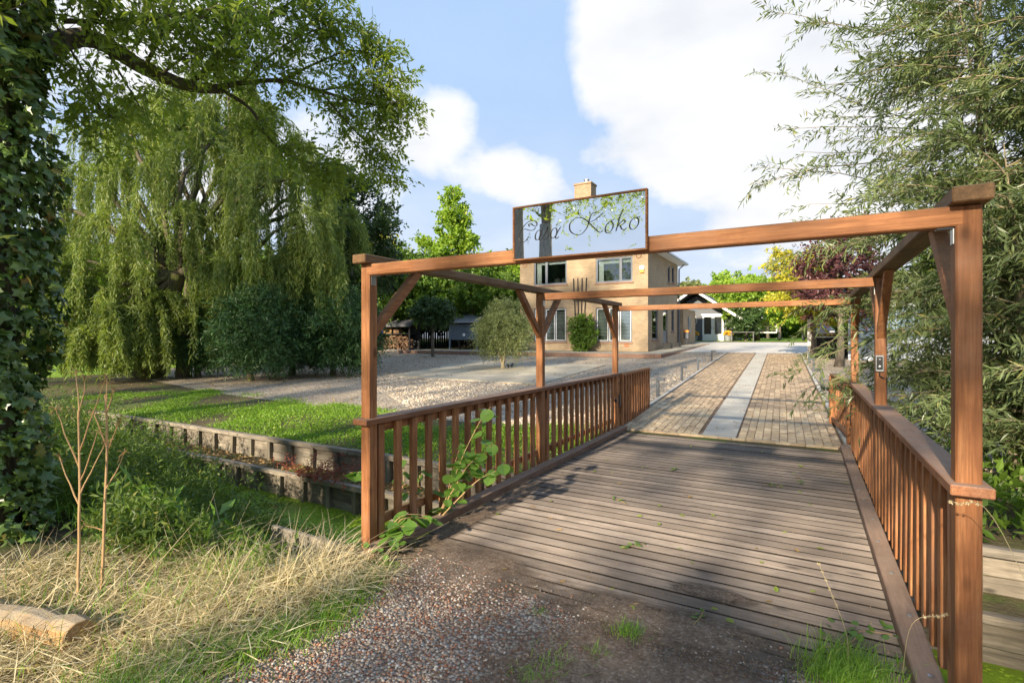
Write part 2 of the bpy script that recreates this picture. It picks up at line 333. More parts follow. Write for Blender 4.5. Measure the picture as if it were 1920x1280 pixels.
mk_leaf('yew_leaf', (.02, .06, .018), (.06, .13, .035), trans=.15); mk_leaf('bright_leaf', (.12, .22, .024), (.28, .40, .05), (.5, .45, .06)); mk_leaf('mid_leaf', (.06, .12, .018), (.15, .24, .035))
mk_leaf('yellow_leaf', (.22, .24, .03), (.48, .44, .05), (.6, .42, .05)); mk_leaf('purple_leaf', (.05, .018, .022), (.12, .045, .05), (.2, .08, .05), trans=.2); mk_leaf('dark_leaf', (.02, .05, .016), (.07, .12, .035), trans=.2, rough=.33)
mk_leaf('olive_leaf', (.12, .15, .06), (.23, .26, .11)); mk_leaf('cover_leaf', (.08, .16, .014), (.21, .35, .035), (.36, .36, .08)); mk_leaf('weed_leaf', (.055, .10, .020), (.15, .22, .045), (.32, .28, .08)); mk_leaf('hazel_leaf', (.075, .16, .025), (.15, .27, .05), trans=.35)
mk_leaf('dry_grass', (.30, .22, .12), (.66, .57, .38), (.84, .78, .60), trans=.25, rough=.7); mk_leaf('green_grass', (.09, .19, .020), (.22, .38, .05), (.40, .40, .10)); mk_leaf('red_stem', (.16, .03, .015), (.30, .07, .035), trans=.1); mk_leaf('litter_leaf', (.20, .11, .045), (.36, .24, .10), (.38, .34, .07), trans=.1, rough=.7)
mk_leaf('fallen_green', (.13, .20, .03), (.30, .36, .06), (.55, .42, .06)); mk_leaf('duckweed', (.18, .30, .012), (.36, .50, .03), trans=.0, rough=.5); mk_leaf('stalk', (.34, .20, .09), (.52, .34, .17), trans=0, rough=.7)
def mk_bark(name, c1, c2, moss=None):
    t = NT(name); v = t.coord((5, 5, 1.3)); n1 = t.noise(v, 4, 6, .65, .8); c = t.ramp(n1, [(.3, c1), (.65, c2)])
    if moss: c = t.mix(t.rangem(t.noise(t.coord(), 2.2, 4), .5, .62, 0, .8), c, moss)
    t.col(c).rough(.9).spec(.15).bump(n1, .8, .03); M[name] = t.m
mk_bark('bark', (.06, .05, .04), (.19, .16, .125)); mk_bark('mossy_bark', (.06, .05, .035), (.17, .145, .10), (.11, .13, .03)); mk_bark('pale_bark', (.20, .165, .115), (.36, .30, .20)); mk_bark('grey_bark', (.20, .195, .19), (.38, .37, .355))
def mk_gravel(name, cols, sc=45, bump=.9):
    t = NT(name); v = t.coord(); f = t.voro(v, sc, 'F1', 'Color'); d = t.voro(v, sc, 'F1', 'Distance'); sp = t.n('ShaderNodeSeparateColor'); t.l(f, sp.inputs[0])
    c = t.ramp(sp.outputs[0], [(i/len(cols), k) for i, k in enumerate(cols)], 'CONSTANT'); c = t.mix(t.rangem(d, .35, .75, 0, .75), c, (.07, .055, .042))
    big = t.noise(v, .35, 6, .6); c = t.mix(t.rangem(big, .48, .75, 0, .4), c, (.26, .19, .13))
    t.col(c).rough(.85).spec(.25).bump(t.math('MULTIPLY', d, -1.0), bump, .025); M[name] = t.m
mk_gravel('yard_gravel', [(.50, .41, .31), (.62, .53, .41), (.40, .31, .22), (.55, .44, .31), (.68, .61, .50), (.36, .28, .20)], 32)
mk_gravel('drive_gravel', [(.42, .30, .23), (.52, .44, .38), (.36, .16, .10), (.30, .25, .22), (.58, .52, .46), (.33, .22, .16)], 55)
def mk_ground():
    t = NT('soil_ground'); v = t.coord(); n1 = t.noise(v, 1.1, 7, .6); n2 = t.noise(v, 22, 4, .7)
    c = t.ramp(n1, [(.32, (.10, .075, .05)), (.5, (.13, .11, .06)), (.62, (.10, .14, .035)), (.8, (.16, .20, .05))]); c = t.mix(t.rangem(n2, .4, .7, 0, .5), c, (.07, .055, .04)); t.col(c).rough(.95).spec(.1).bump(n2, .8, .04); M['soil_ground'] = t.m
    t = NT('lawn'); v = t.coord(); n1 = t.noise(v, .5, 6, .6); n2 = t.noise(v, 30, 3, .7); c = t.ramp(n1, [(.3, (.14, .26, .03)), (.7, (.28, .40, .05))]); c = t.mix(t.rangem(n2, .4, .7, 0, .35), c, (.08, .15, .02)); t.col(c).rough(.9).spec(.15).bump(n2, .8, .05); M['lawn'] = t.m
    t = NT('water_weed'); v = t.coord(); n1 = t.noise(v, 1.3, 6, .6); n2 = t.voro(v, 70); c = t.ramp(n1, [(.36, (.02, .03, .012)), (.44, (.13, .20, .012)), (.6, (.24, .36, .014)), (.75, (.32, .42, .02))]); c = t.mix(t.rangem(n2, .25, .6, 0, .4), c, (.08, .13, .01)); t.col(c).rough(t.rangem(n1, .38, .5, .08, .6)).spec(.4).bump(n2, .25, .006); M['water_weed'] = t.m
    t = NT('dirt'); v = t.coord(); n1 = t.noise(v, 3, 7, .65); n2 = t.noise(v, 60, 4, .7); c = t.ramp(n1, [(.3, (.13, .088, .062)), (.5, (.22, .155, .112)), (.7, (.32, .235, .175))]); c = t.mix(t.rangem(n2, .42, .7, 0, .5), c, (.10, .07, .05)); t.col(c).rough(.95).spec(.1).bump(n2, .9, .02); M['dirt'] = t.m
    t2 = NT('dirt_film'); v = t2.coord(); wv = t2.coord(src='Object'); ln = t2.n('ShaderNodeVectorMath'); ln.operation = 'LENGTH'; t2.l(wv, ln.inputs[0]); nz = t2.noise(wv, 3.2, 8, .68, .5); ed = t2.rangem(t2.math('ADD', ln.outputs['Value'], t2.math('MULTIPLY', nz, 1.3)), 1.0, 1.5, 1.0, 0.0)
    n2 = t2.noise(t2.coord(src='Generated', scale=(1, 1, 1)), 60, 8, .75); sc_ = t2.n('ShaderNodeSeparateColor'); t2.l(t2.voro(t2.n('ShaderNodeNewGeometry').outputs['Position'], 75, 'F1', 'Color'), sc_.inputs[0]); gr_ = sc_.outputs[0]; t2.col(t2.mix(.38, t2.ramp(t2.noise(t2.n('ShaderNodeNewGeometry').outputs['Position'], 9, 8, .7), [(.3, (.13, .088, .062)), (.5, (.24, .17, .122)), (.7, (.36, .265, .195))]), t2.ramp(t2.math('FRACT', t2.math('MULTIPLY', gr_, 7.0)), [(0, (.09, .06, .042)), (.5, (.22, .155, .11)), (.85, (.36, .28, .21)), (1, (.52, .45, .38))]))).rough(.95).spec(.1).bump(n2, .9, .02); tp_ = t2.n('ShaderNodeBsdfTransparent'); mx = t2.n('ShaderNodeMixShader'); t2.l(ed, mx.inputs[0]); t2.l(tp_.outputs[0], mx.inputs[1]); t2.l(t2.b.outputs[0], mx.inputs[2]); t2.l(mx.outputs[0], t2.out.inputs[0]); M['dirt_film'] = t2.m
    t = NT('paver'); v = t.coord((1, 1, 1), rnd=True); n1 = t.noise(v, 9, 5, .65); n2 = t.noise(v, 90, 3); pick = t.ramp(t.oi.outputs['Random'], [(0, (.37, .29, .195)), (.3, (.49, .395, .27)), (.55, (.34, .255, .18)), (.8, (.56, .46, .325)), (1, (.43, .34, .23))])
    isl = t.n('ShaderNodeNewGeometry').outputs['Random Per Island']; pick = t.mix(1.0, pick, t.ramp(isl, [(0, (.6, .59, .58)), (1, (1.22, 1.2, 1.16))]), 'MULTIPLY'); c = t.mix(t.rangem(n1, .4, .7, 0, .55), pick, (.22, .165, .105)); t.col(c).rough(.85).spec(.2).bump(t.math('ADD', n2, n1), .4, .006); M['paver'] = t.m
    t = NT('slab'); v = t.coord(rnd=True); n1 = t.noise(v, 3, 6, .6); n2 = t.noise(v, 80, 3); c = t.ramp(n1, [(.3, (.33, .31, .27)), (.7, (.46, .44, .395))]); c = t.mix(1.0, c, t.ramp(t.oi.outputs['Random'], [(0, (.9, .9, .9)), (1, (1.1, 1.1, 1.1))]), 'MULTIPLY'); t.col(c).rough(.8).spec(.25).bump(n2, .2, .004); M['slab'] = t.m
    t = NT('old_concrete'); v = t.coord(); n1 = t.noise(v, .9, 7, .62); n2 = t.noise(v, 12, 5, .7); c = t.ramp(n1, [(.3, (.28, .25, .195)), (.55, (.40, .36, .285)), (.75, (.48, .435, .355))]); c = t.mix(t.rangem(n2, .5, .75, 0, .5), c, (.20, .18, .12)); t.col(c).rough(.9).spec(.15).bump(n2, .3, .01); M['old_concrete'] = t.m
    t = NT('pebble'); isl = t.n('ShaderNodeNewGeometry').outputs['Random Per Island']; c = t.ramp(isl, [(0, (.38, .27, .21)), (.16, (.50, .43, .37)), (.30, (.33, .14, .085)), (.44, (.24, .21, .19)), (.58, (.42, .32, .25)), (.72, (.60, .55, .49)), (.80, (.38, .20, .13)), (.90, (.28, .22, .18))], 'CONSTANT'); t.col(c).rough(.7).spec(.35); M['pebble'] = t.m
    t = NT('yard_pebble'); isl = t.n('ShaderNodeNewGeometry').outputs['Random Per Island']; c = t.ramp(isl, [(0, (.46, .38, .29)), (.25, (.62, .55, .46)), (.5, (.34, .26, .19)), (.75, (.54, .44, .33))], 'CONSTANT'); t.col(c).rough(.8).spec(.25); M['yard_pebble'] = t.m
mk_ground()

# ------------------------------------------------------------------ terrain, water, paved sheets
def hz(x, y):
    """height of the terrain: near bank, ditch, two-step far bank, yard rising gently to the house"""
    if y > 5.92: return gz(y)
    if y > 5.40: return -0.50
    e = 3.02 if -3.3 < x < 0.9 else (2.2 if x <= -3.3 else 2.7)
    w = 0.25 if -3.3 < x < 0.9 else (1.25 if x <= -3.3 else .7)
    if y < e: return 0.0
    return -1.15*min(1, (y-e)/w)
XS = np.concatenate([[-900, -300, -120], np.arange(-60, -16, 2.0), np.arange(-16, -3.4, .4), [-3.31, -3.29], np.arange(-3.1, .8, .3), [.89, .91], np.arange(1.2, 8, .6), np.arange(8, 60, 4), [120, 300, 900]])
YS = np.concatenate([[-900, -200, -60, -30, -15, -8, -4], np.arange(-2, 2, .5), [2.35, 2.7, 3.02, 3.15, 3.27, 3.4, 3.6, 3.85, 4.2, 4.8, 5.39, 5.41, 5.91, 5.93], np.arange(6.3, 9, .4), [9.0], np.arange(11, 46, 2.5), [46, 60, 90, 200, 900]])
def grid(name, xs, ys, zf, mat, keep=None):
    V = [(x, y, zf(x, y)) for y in ys for x in xs]; n = len(xs); Fs = []
    for j in range(len(ys)-1):
        for i in range(n-1):
            if keep is None or keep((xs[i]+xs[i+1])/2, (ys[j]+ys[j+1])/2): Fs.append((j*n+i, j*n+i+1, (j+1)*n+i+1, (j+1)*n+i))
    return link(name, poly_mesh(name, V, Fs), mat)
def bumpz(x, y):
    z = hz(x, y)
    if y < 5 and abs(x) < 20 and y > -3 and not (-2.7 < x < .9): z += .035*math.sin(3.1*x+1)*math.sin(2.7*y)
    return z
tag(grid('ground', XS, YS, bumpz, M['soil_ground']), kind='structure')
wt = MB().quad((-60, 2.4, -.86), (60, 2.4, -.86), (60, 5.6, -.86), (-60, 5.6, -.86)).build('ditch_water', M['water_weed']); tag(wt, kind='structure')
# drive of small stones before the bridge, feathering over the first boards
def drive_edge(y): return -2.62-0.10*math.sin(y*2.1)-.06*math.sin(y*5.3)+(0 if y > 1 else (1-y)*-.25)
def strip_sheet(name, x0f, x1f, ys, off, mat, nx=14, zf=None):
    V = []; 
    for y in ys:
        a, b = x0f(y), x1f(y)
        for i in range(nx+1):
            x = a+(b-a)*i/nx; V.append((x, y, (zf(x, y) if zf else gz(y))+off))
    n = nx+1; Fs = [(j*n+i, j*n+i+1, (j+1)*n+i+1, (j+1)*n+i) for j in range(len(ys)-1) for i in range(nx)]
    return link(name, poly_mesh(name, V, Fs), mat)
tag(strip_sheet('gravel_drive', drive_edge, lambda y: 6.0, np.concatenate([np.arange(-6, 0, 1.0), np.arange(0, 2.95, .15), [2.98]]), .006, M['drive_gravel'], zf=lambda x, y: 0.0), kind='structure')
# driveway drifts slightly to the left as it runs to the house
def dl(y): return -3.02-.037*(y-9.2)
def dr(y): return .52-.037*(y-9.2)
YY = np.concatenate([[9.22], np.arange(9.7, 31.1, 1.0)])
tag(strip_sheet('driveway_bed', dl, dr, YY, .004, M['dirt'], 4), kind='structure')
def gl(y): return float(np.interp(y, [8.6, 9.2, 10.6, 14, 31], [-9, -16, -24, -30, -34]))+.25*math.sin(y*3.3)
ysg = np.concatenate([np.arange(8.6, 14, .2), np.arange(14, 32, 1.0)])
tag(strip_sheet('gravel_yard', gl, lambda y: dl(y)-.12 if y > 9.2 else -3.2, ysg, .010, M['yard_gravel'], 26), kind='structure')
tag(strip_sheet('gravel_verge', lambda y: dr(y)+.12 if y > 9.2 else .9, lambda y: 9.0, np.concatenate([np.arange(7.4, 9.2, .3), np.arange(9.3, 30, 1.5)]), .010, M['yard_gravel'], 10), kind='structure')
tag(strip_sheet('courtyard', lambda y: -9.6+.0*y, lambda y: 3.5, np.arange(31.06, 45.0, 1.4), .016, M['light_concrete'], 6), kind='structure')
tag(strip_sheet('lawn', lambda y: -14, lambda y: 60, np.concatenate([[45.1], np.arange(46, 120, 6)]), .012, M['lawn'], 6), kind='structure')
tag(strip_sheet('side_lawn', lambda y: -60, lambda y: -27.5-.2*math.sin(y), np.concatenate([np.arange(9.2, 46, 1.5)]), .014, M['lawn'], 6), kind='structure')
# edging kerbs, slabs and pavers of the driveway
bed = bpy.data.objects['driveway_bed']
nrow = 12; t = math.atan(-.037)
slab_me = MB().box(-.272, .272, -.148, .148, -.03, .018).mesh('slab'); bevel_mesh(slab_me, .004)
pitch = math.atan(.04)
y = 9.40; k = 0
sl = math.radians(2.12)
while y < 31 and k < 72:
    xc = -1.29-.037*(y-9.2); s = link('slab', slab_me, M['slab'], bed, (xc, y, gz(y)+.012), (pitch, 0, sl)); y += .30; k += 1
pv = MB().box(-.0585, .0585, -.115, .115, -.03, .02).mesh('paver'); bevel_mesh(pv, .006)
rest = MB(); cnt = 0
UB = np.array([(-.0585,-.115),(.0585,-.115),(.0585,.115),(-.0585,.115)])
for j in range(90):
    for i in range(28):
        if i in (12, 13, 14, 15): continue
        x = (-3.0+.0625+i*.1245) if i < 12 else (-.99+.0625+(i-16)*.1235)
        if i < 12 and x > -1.63: continue
        yy = 9.345+j*.2425+(.121 if i % 2 else 0)
        if yy > 30.9: continue
        xx = x-.037*(yy-9.2); z = gz(yy)+.008+rng.uniform(-.004, .004)
        if cnt < 300:
            link('paver', pv, M['paver'], bed, (xx, yy, z), (pitch+rng.normal(0, .012), rng.normal(0, .012), sl+rng.normal(0, .01))); cnt += 1
        else:
            q = UB+rng.normal(0, .002, 2); c, s_ = math.cos(sl), math.sin(sl); V = []
            for zz, sc in ((.0, 1.0), (.014, 1.0), (.02, .93)):
                for a, b in q*sc: V.append((xx+a*c-b*s_, yy+a*s_+b*c, gz(yy+b)+zz-.012+(z-gz(yy))))
            rest.add(V, [(0,1,5,4),(1,2,6,5),(2,3,7,6),(3,0,4,7),(4,5,9,8),(5,6,10,9),(6,7,11,10),(7,4,8,11),(8,9,10,11)])
ro = rest.build('far_pavers', M['paver'], bed); tag(ro, kind='stuff')
for nm, f, sgn in (('left', dl, -1), ('right', dr, 1)):
    for j in range(21):
        y0 = 9.3+j*1.02; xm = f(y0+.5)+sgn*.05
        link('edging_kerb', bpy.data.meshes.get('edging_kerb') or MB().box(-.04, .04, -.5, .5, -.1, .05).mesh('edging_kerb'), M['slab'], bed, (xm, y0+.5, gz(y0+.5)), (pitch, 0, sl))
# threshold brick row at the end of the deck
thr = MB().box(-.104, .104, -.045, .045, -.05, .03).mesh('threshold_brick'); bevel_mesh(thr, .005)
for i in range(16): link('threshold_brick', thr, M['paver'], bed, (-2.9+i*.2145, 9.262, gz(9.26)+rng.uniform(-.004, .004)), (0, 0, rng.normal(0, .01)))
# concrete pad in the gravel yard
pc = [gp(*q) for q in ((735, 706), (1010, 722), (1135, 686), (880, 677))]
pad = MB(); pad.add([(p[0], p[1], gz(p[1])+.045) for p in pc]+[(p[0], p[1], gz(p[1])-.05) for p in pc], [(0,1,2,3),(0,4,5,1),(1,5,6,2),(2,6,7,3),(3,7,4,0)])
tag(pad.build('concrete_pad', M['old_concrete']), kind='structure')

# ------------------------------------------------------------------ timber bridge with its pergola
XL, XR = -3.045, .621; PY = (3.0, 6.06, 9.12); PW = .046
BR = thing('timber_bridge', 'red-brown timber bridge with ribbed deck, slatted railings and open pergola frame over the ditch', 'bridge', (0, 0, 0))
def plank_mesh():
    w = .133; n = 11; prof = []
    for i in range(n):           # grooves across the walking face
        a = -w/2+w*i/n; p = w/n
        prof += [(a+p*.06, .0), (a+p*.52, .0), (a+p*.62, -.007), (a+p*.96, -.007)]
    prof[0] = (-w/2+.005, 0); prof += [(w/2-.005, 0), (w/2, -.005), (w/2, -.028), (-w/2, -.028), (-w/2, -.005)]
    L = 1.66; m = len(prof); V = [(sx*L, y, z) for sx in (-1, 1) for y, z in prof]
    Fs = [(i, i+m, (i+1) % m+m, (i+1) % m) for i in range(m)]+[tuple(range(m)), tuple(range(m, 2*m))[::-1]]
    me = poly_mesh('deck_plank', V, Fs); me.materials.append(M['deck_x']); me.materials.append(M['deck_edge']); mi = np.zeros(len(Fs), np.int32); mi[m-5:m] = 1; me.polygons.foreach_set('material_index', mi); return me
joist = MB()
for x in (-2.6, -1.7, -.8, .2): joist.box(x-.05, x+.05, 2.95, 9.2, -.22, -.032)
deck = joist.build('deck', M['darkstain'], BR)
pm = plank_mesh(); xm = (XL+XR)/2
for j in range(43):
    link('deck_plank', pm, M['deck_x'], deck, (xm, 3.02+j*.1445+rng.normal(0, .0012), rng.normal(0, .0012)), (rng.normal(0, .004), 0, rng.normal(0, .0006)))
for x0, x1 in ((XL+.055, XL+.178), (XR-.172, XR-.052)):
    for y0, y1 in ((2.88, 6.3), (6.304, 9.3)):
        k = boxo('kerb_beam', x0, x1, y0, y1, .002, .082, M['kerb_y'], BR, .006)
        for yy in np.arange(y0+.25, y1, .62):
            link('bolt', bpy.data.meshes.get('bolt') or MB().lathe([(.013, -.002), (.013, .004), (.006, .006)], k=8).mesh('bolt'), M['grey_metal'], k, (rng.normal(0, .01), yy-(y0+y1)/2, .042))
ZC = 2.29
for x, side in ((XL, 1), (XR, -1)):
    for i, y in enumerate(PY):
        o = boxo('post', x-PW, x+PW, y-PW, y+PW, -1.1, ZC-.001, M['hardwood_z'], BR, .007)
        # galvanised angle under the cross beam
        xa = x+side*(PW+.002); br_ = MB().box(min(0, side*.004), max(0, side*.004), -.025, .025, -.075, 0).box(min(0, side*.06), max(0, side*.06), -.025, .025, -.005, -.001)
        br_.build('bracket', M['grey_metal'], o, loc=(side*(PW+.001), 0, 2.198-(ZC-.001-1.1)/2))
    boxo('side_beam', x-.07, x+.07, PY[0]-.115, PY[2]+.19, ZC, ZC+.07, M['capbeam_y'], BR, .006)
    for i, s in ((0, 1), (1, -1), (1, 1), (2, -1)):
        y0 = PY[i]+s*(PW-.01); w = .075
        # mitred 45 degree brace as a prism in the y-z plane
        a = .60; prof = [(0, -a), (0, -a+w*1.414), (a-w*1.414, 0), (a, 0)]
        V = [(xx, s*yy, zz) for xx in (-.034, .034) for yy, zz in prof]
        Fs = [(0,1,2,3),(7,6,5,4),(0,4,5,1),(1,5,6,2),(2,6,7,3),(3,7,4,0)]
        if s > 0: Fs = [f[::-1] for f in Fs]
        b = MB().add(V, Fs).build('knee_brace', M['hardwood_y'], BR, loc=(x, y0, ZC-.002), bevel=.005)
for i, y in enumerate(PY):
    boxo('cross_beam', XL+PW-.03 if i == 0 else XL+PW, XR-PW+.03 if i == 0 else XR-PW, y-PW-.003, y+PW-.006, 2.199, 2.288, M['hardwood_x'], BR, .006)
bal = MB().box(-.021, .021, -.034, .034, -.475, .475).mesh('baluster'); bevel_mesh(bal, .004)
for x, side in ((XL, 1), (XR, -1)):
    hr = None
    for y0, y1 in ((PY[0]-.105, 5.35), (5.353, PY[2]+.075)):
        hr = boxo('handrail', x-.075, x+.075, y0, y1, 1.015, 1.062, M['handrail_y'], BR, .005) if True else None
        yc = (y0+y1)/2
        ks = [PY[0]+.1+i*.2075 for i in range(29)]
        for yb in ks:
            if not (y0 <= yb < y1) or abs(yb-PY[1]) < .085 or abs(yb-PY[2]) < .08: continue
            link('baluster', bal, M['hardwood_z'], hr, (side*.021+rng.normal(0, .001), yb-yc+rng.normal(0, .003), .535-1.0385+rng.normal(0, .003)), (0, rng.normal(0, .004), 0))
    for z in (.16, .93):
        for i in (0, 1): boxo('side_rail', x-side*.034-.02, x-side*.034+.02, PY[i]+PW+.001, PY[i+1]-PW-.001, z, z+.075, M['hardwood_y'], BR, .004)
# bridge bearers at the near edge
boxo('bearer', XL-.4, XR+.3, 3.10, 3.22, -.30, -.225, M['oldtimber_x'], BR, .006); boxo('bearer', XL-.4, XR+.3, 5.95, 6.07, -.30, -.225, M['oldtimber_x'], BR, .006)
o = boxo('edge_board', XL-1.1, XL+.25, 2.90, 2.94, -.3, .03, M['oldtimber_x'], None, .004); tag(o, 'weathered timber edge board in the soil at the foot of the left bridge post', 'board')

# ------------------------------------------------------------------ gates, opener, intercom
def gate(name, label, a, b, n, z0):
    a = np.array(a); b = np.array(b); L = np.linalg.norm(b-a); rz = math.atan2(b[1]-a[1], b[0]-a[0])
    g = thing(name, label, 'gate', (a[0], a[1], z0), rz)
    for i in range(n):
        u = .05+(L-.1)*i/(n-1); link('slat', bal, M['hardwood_z'], g, (u, -.03, .53+rng.normal(0, .004)), (0, rng.normal(0, .004), R(90)))
    boxo('top_rail', 0, L, -.06, .04, .985, 1.03, M['hardwood_x'], g); boxo('lower_rail', .02, L-.02, -.007, .03, .15, .23, M['hardwood_x'], g); boxo('upper_rail', .02, L-.02, -.007, .03, .88, .96, M['hardwood_x'], g)
    for u in (.035, L-.035): boxo('stile', u-.035, u+.035, -.004, .055, .0, .98, M['hardwood_z'], g)
    for z in (.3, .85): MB().tube([(-.09, .02, z), (.02, .02, z)], .014, 8).build('hinge', M['dark_metal'], g)
    return g
gate('slatted_gate', 'open slatted timber gate leaf left of the paved driveway, beyond the left railing', (XL+.02, 9.33), (XL-.08, 11.65), 12, .015)
gate('slatted_gate', 'open slatted timber gate leaf right of the driveway, half hidden by willow twigs', (XR-.02, 9.42), (XR-.20, 11.3), 12, .015)
def opener(x, y, side, label):
    g = thing('gate_opener', label, 'gate opener', (x, y, .42))
    MB().box(-.05, .05, -.045, .045, 0, .24).build('housing', M['black_plastic'], g, bevel=.015)
    MB().tube([(0, .03, .12), (side*.02, .2, .12), (side*.0, .32, .10)], .014, 8).build('arm', M['grey_metal'], g)
    MB().box(-.02, .02, -.06, -.045, .08, .14).build('mounting_plate', M['grey_metal'], g)
opener(XL+.0, PY[2]+.13, 1, 'dark gate opener box on the last post of the left railing'); opener(XR-.0, PY[2]+.13, -1, 'dark gate opener box on the last post of the right railing')
knob = MB().lathe([(.035, 0), (.04, .015), (.03, .035), (.012, .042)], k=12).build('sensor_eye', M['black_plastic'], None, loc=(XL+.046, 8.96, .58), rot=(0, R(90), 0)); tag(knob, 'small round black sensor on the last slats of the left railing', 'sensor')
ic = thing('doorbell_panel', 'silver framed black doorbell panel on the middle post of the right railing', 'doorbell', (XR-.012, PY[1]-PW, 1.38))
MB().box(-.034, .034, -.022, -.002, 0, .16).build('frame', M['grey_metal'], ic, bevel=.006); MB().box(-.024, .024, -.026, -.021, .02, .145).build('face', M['black_plastic'], ic, bevel=.002); MB().lathe([(.011, 0), (.011, .004), (.006, .005)], k=12).build('button', M['grey_metal'], ic, loc=(0, -.026, .05), rot=(R(90), 0, 0))
MB().lathe([(.009, 0), (.008, .004)], k=12).build('lens', M['lens'], ic, loc=(0, -.026, .12), rot=(R(90), 0, 0)); MB().tube([(.0, -.01, 0), (.0, -.012, -.04), (.03, -.012, -.06), (.055, .0, -.06), (.058, .03, -.3)], .006, 6).build('cable', M['black_plastic'], ic)

# ------------------------------------------------------------------ mirror name board
SX0, SX1, SZ0, SZ1 = -1.668, -.785, 2.205, 2.556; SY = 2.925
sg = thing('name_board', 'mirrored name board in a brown wooden frame with engraved script, on the front beam', 'sign', ((SX0+SX1)/2, SY, SZ0))
wd = SX1-SX0; ht = SZ1-SZ0; fr = .011
MB().box(-wd/2+fr*.5, wd/2-fr*.5, .006, .016, fr*.5, ht-fr*.5).build('backing_board', M['darkstain'], sg)
MB().box(-wd/2+fr, wd/2-fr, -.004, .0055, fr, ht-fr).build('mirror_panel', M['mirror'], sg)
for nm, q in (('frame_rail', (-wd/2, wd/2, -.014, .018, 0, fr)), ('frame_rail', (-wd/2, wd/2, -.014, .018, ht-fr, ht)), ('frame_rail', (-wd/2, -wd/2+fr, -.0135, .0175, fr+.0005, ht-fr-.0005)), ('frame_rail', (wd/2-fr, wd/2, -.0135, .0175, fr+.0005, ht-fr-.0005))):
    MB().box(*q).build(nm, M['hardwood_x'], sg, bevel=.002)
def cr(P, n=10):
    P = np.asarray(P, float); P = np.vstack([2*P[0]-P[1], P, 2*P[-1]-P[-2]]); out = []
    for i in range(1, len(P)-2):
        for t in np.linspace(0, 1, n, endpoint=False):
            a, b, c, d = P[i-1:i+3]; out.append(.5*((2*b)+(-a+c)*t+(2*a-5*b+4*c-d)*t*t+(-a+3*b-3*c+d)*t**3))
    out.append(P[-2]); return np.array(out)
def letter(name, strokes):
    mb = MB()
    for k, st in enumerate(strokes):
        Q = []
        for x, y in st:
            u = (x-150)/1390; v = (y-(365-185*u))/((880-115*u)-(365-185*u)); Q.append((-wd/2+fr+u*(wd-2*fr), ht-fr-v*(ht-2*fr)))
        C = cr(Q); T = np.gradient(C, axis=0); T /= np.linalg.norm(T, axis=1)[:, None]+1e-9; N = np.stack([-T[:, 1], T[:, 0]], 1)
        # broad-nib width: downstrokes thick, hairlines thin, ends tapered
        w = .0012+.0030*np.abs(T@np.array([.35, -.94]))**2; e = np.clip(np.minimum(np.arange(len(C)), len(C)-1-np.arange(len(C)))/4, .25, 1); w = w*e
        yk = -.0062-.0006*k; V = []
        for i in range(len(C)):
            for s in (-1, 1): V.append((C[i, 0]+s*N[i, 0]*w[i], yk, C[i, 1]+s*N[i, 1]*w[i]))
            for s in (-1, 1): V.append((C[i, 0]+s*N[i, 0]*w[i], yk+.0015, C[i, 1]+s*N[i, 1]*w[i]))
        Fs = []
        for i in range(len(C)-1):
            a = i*4; b = a+4; Fs += [(a, a+1, b+1, b), (a+1, a+3, b+3, b+1), (a+2, a, b, b+2)]
        mb.add(V, Fs)
    mb.build(name, M['letter_grey'], sg)
def ell(cx, cy, rx, ry, sl=.45, a0=50, a1=430, n=14):
    return [(cx+rx*math.cos(R(a))-sl*ry*math.sin(R(a))*-1*.6, cy-ry*math.sin(R(a))) for a in np.linspace(a0, a1, n)]
letter('letter_c', [[(330, 545), (318, 520), (345, 510), (372, 530), (405, 535), (415, 505), (385, 484), (320, 490), (255, 545), (210, 615), (195, 665), (220, 697), (270, 697), (312, 655)], [(222, 590), (270, 568), (330, 580), (375, 575), (402, 545)]])
letter('letter_a', [ell(428, 628, 30, 50, a0=20, a1=395), [(482, 556), (455, 620), (440, 668), (455, 680), (478, 660)]])
letter('letter_s', [[(478, 660), (515, 600), (545, 540), (532, 570), (540, 600), (545, 632), (528, 664), (500, 672), (490, 655)]])
letter('letter_a', [ell(606, 607, 32, 52, a0=20, a1=395), [(688, 535), (650, 595), (625, 648), (640, 662), (665, 640)]])
letter('letter_k', [[(1105, 400), (1050, 395), (1005, 425), (985, 490), (955, 565), (900, 620), (835, 620), (785, 580), (785, 510), (835, 460), (900, 450), (960, 480), (1020, 535), (1075, 590), (1105, 600), (1125, 580)], [(985, 500), (1050, 470), (1105, 425), (1135, 395)]])
letter('letter_o', [ell(1190, 550, 36, 58), [(1200, 492), (1222, 480), (1240, 470)]])
letter('letter_k', [[(1332, 372), (1300, 430), (1270, 540), (1255, 598)], [(1262, 560), (1300, 505), (1335, 480), (1345, 500), (1310, 530), (1290, 535)], [(1296, 533), (1315, 570), (1340, 578), (1362, 555)]])
letter('letter_o', [ell(1432, 515, 40, 60), [(1440, 455), (1475, 448), (1492, 440)]])
ring = MB(); th = np.linspace(0, 2*math.pi, 17); ring.tube([(.014*math.cos(a), 0, .014*math.sin(a)) for a in th], .0025, 5)
ro = ring.build('hanging_ring', M['terracotta'], None, loc=(-.845, 2.955, 2.181)); tag(ro, 'small rusty ring hanging under the name board at its right end', 'ring')
r2 = link('hanging_ring', ro.data, None, None, (-1.60, 2.955, 2.181)); tag(r2, 'small rusty ring hanging under the name board at its left end', 'ring')

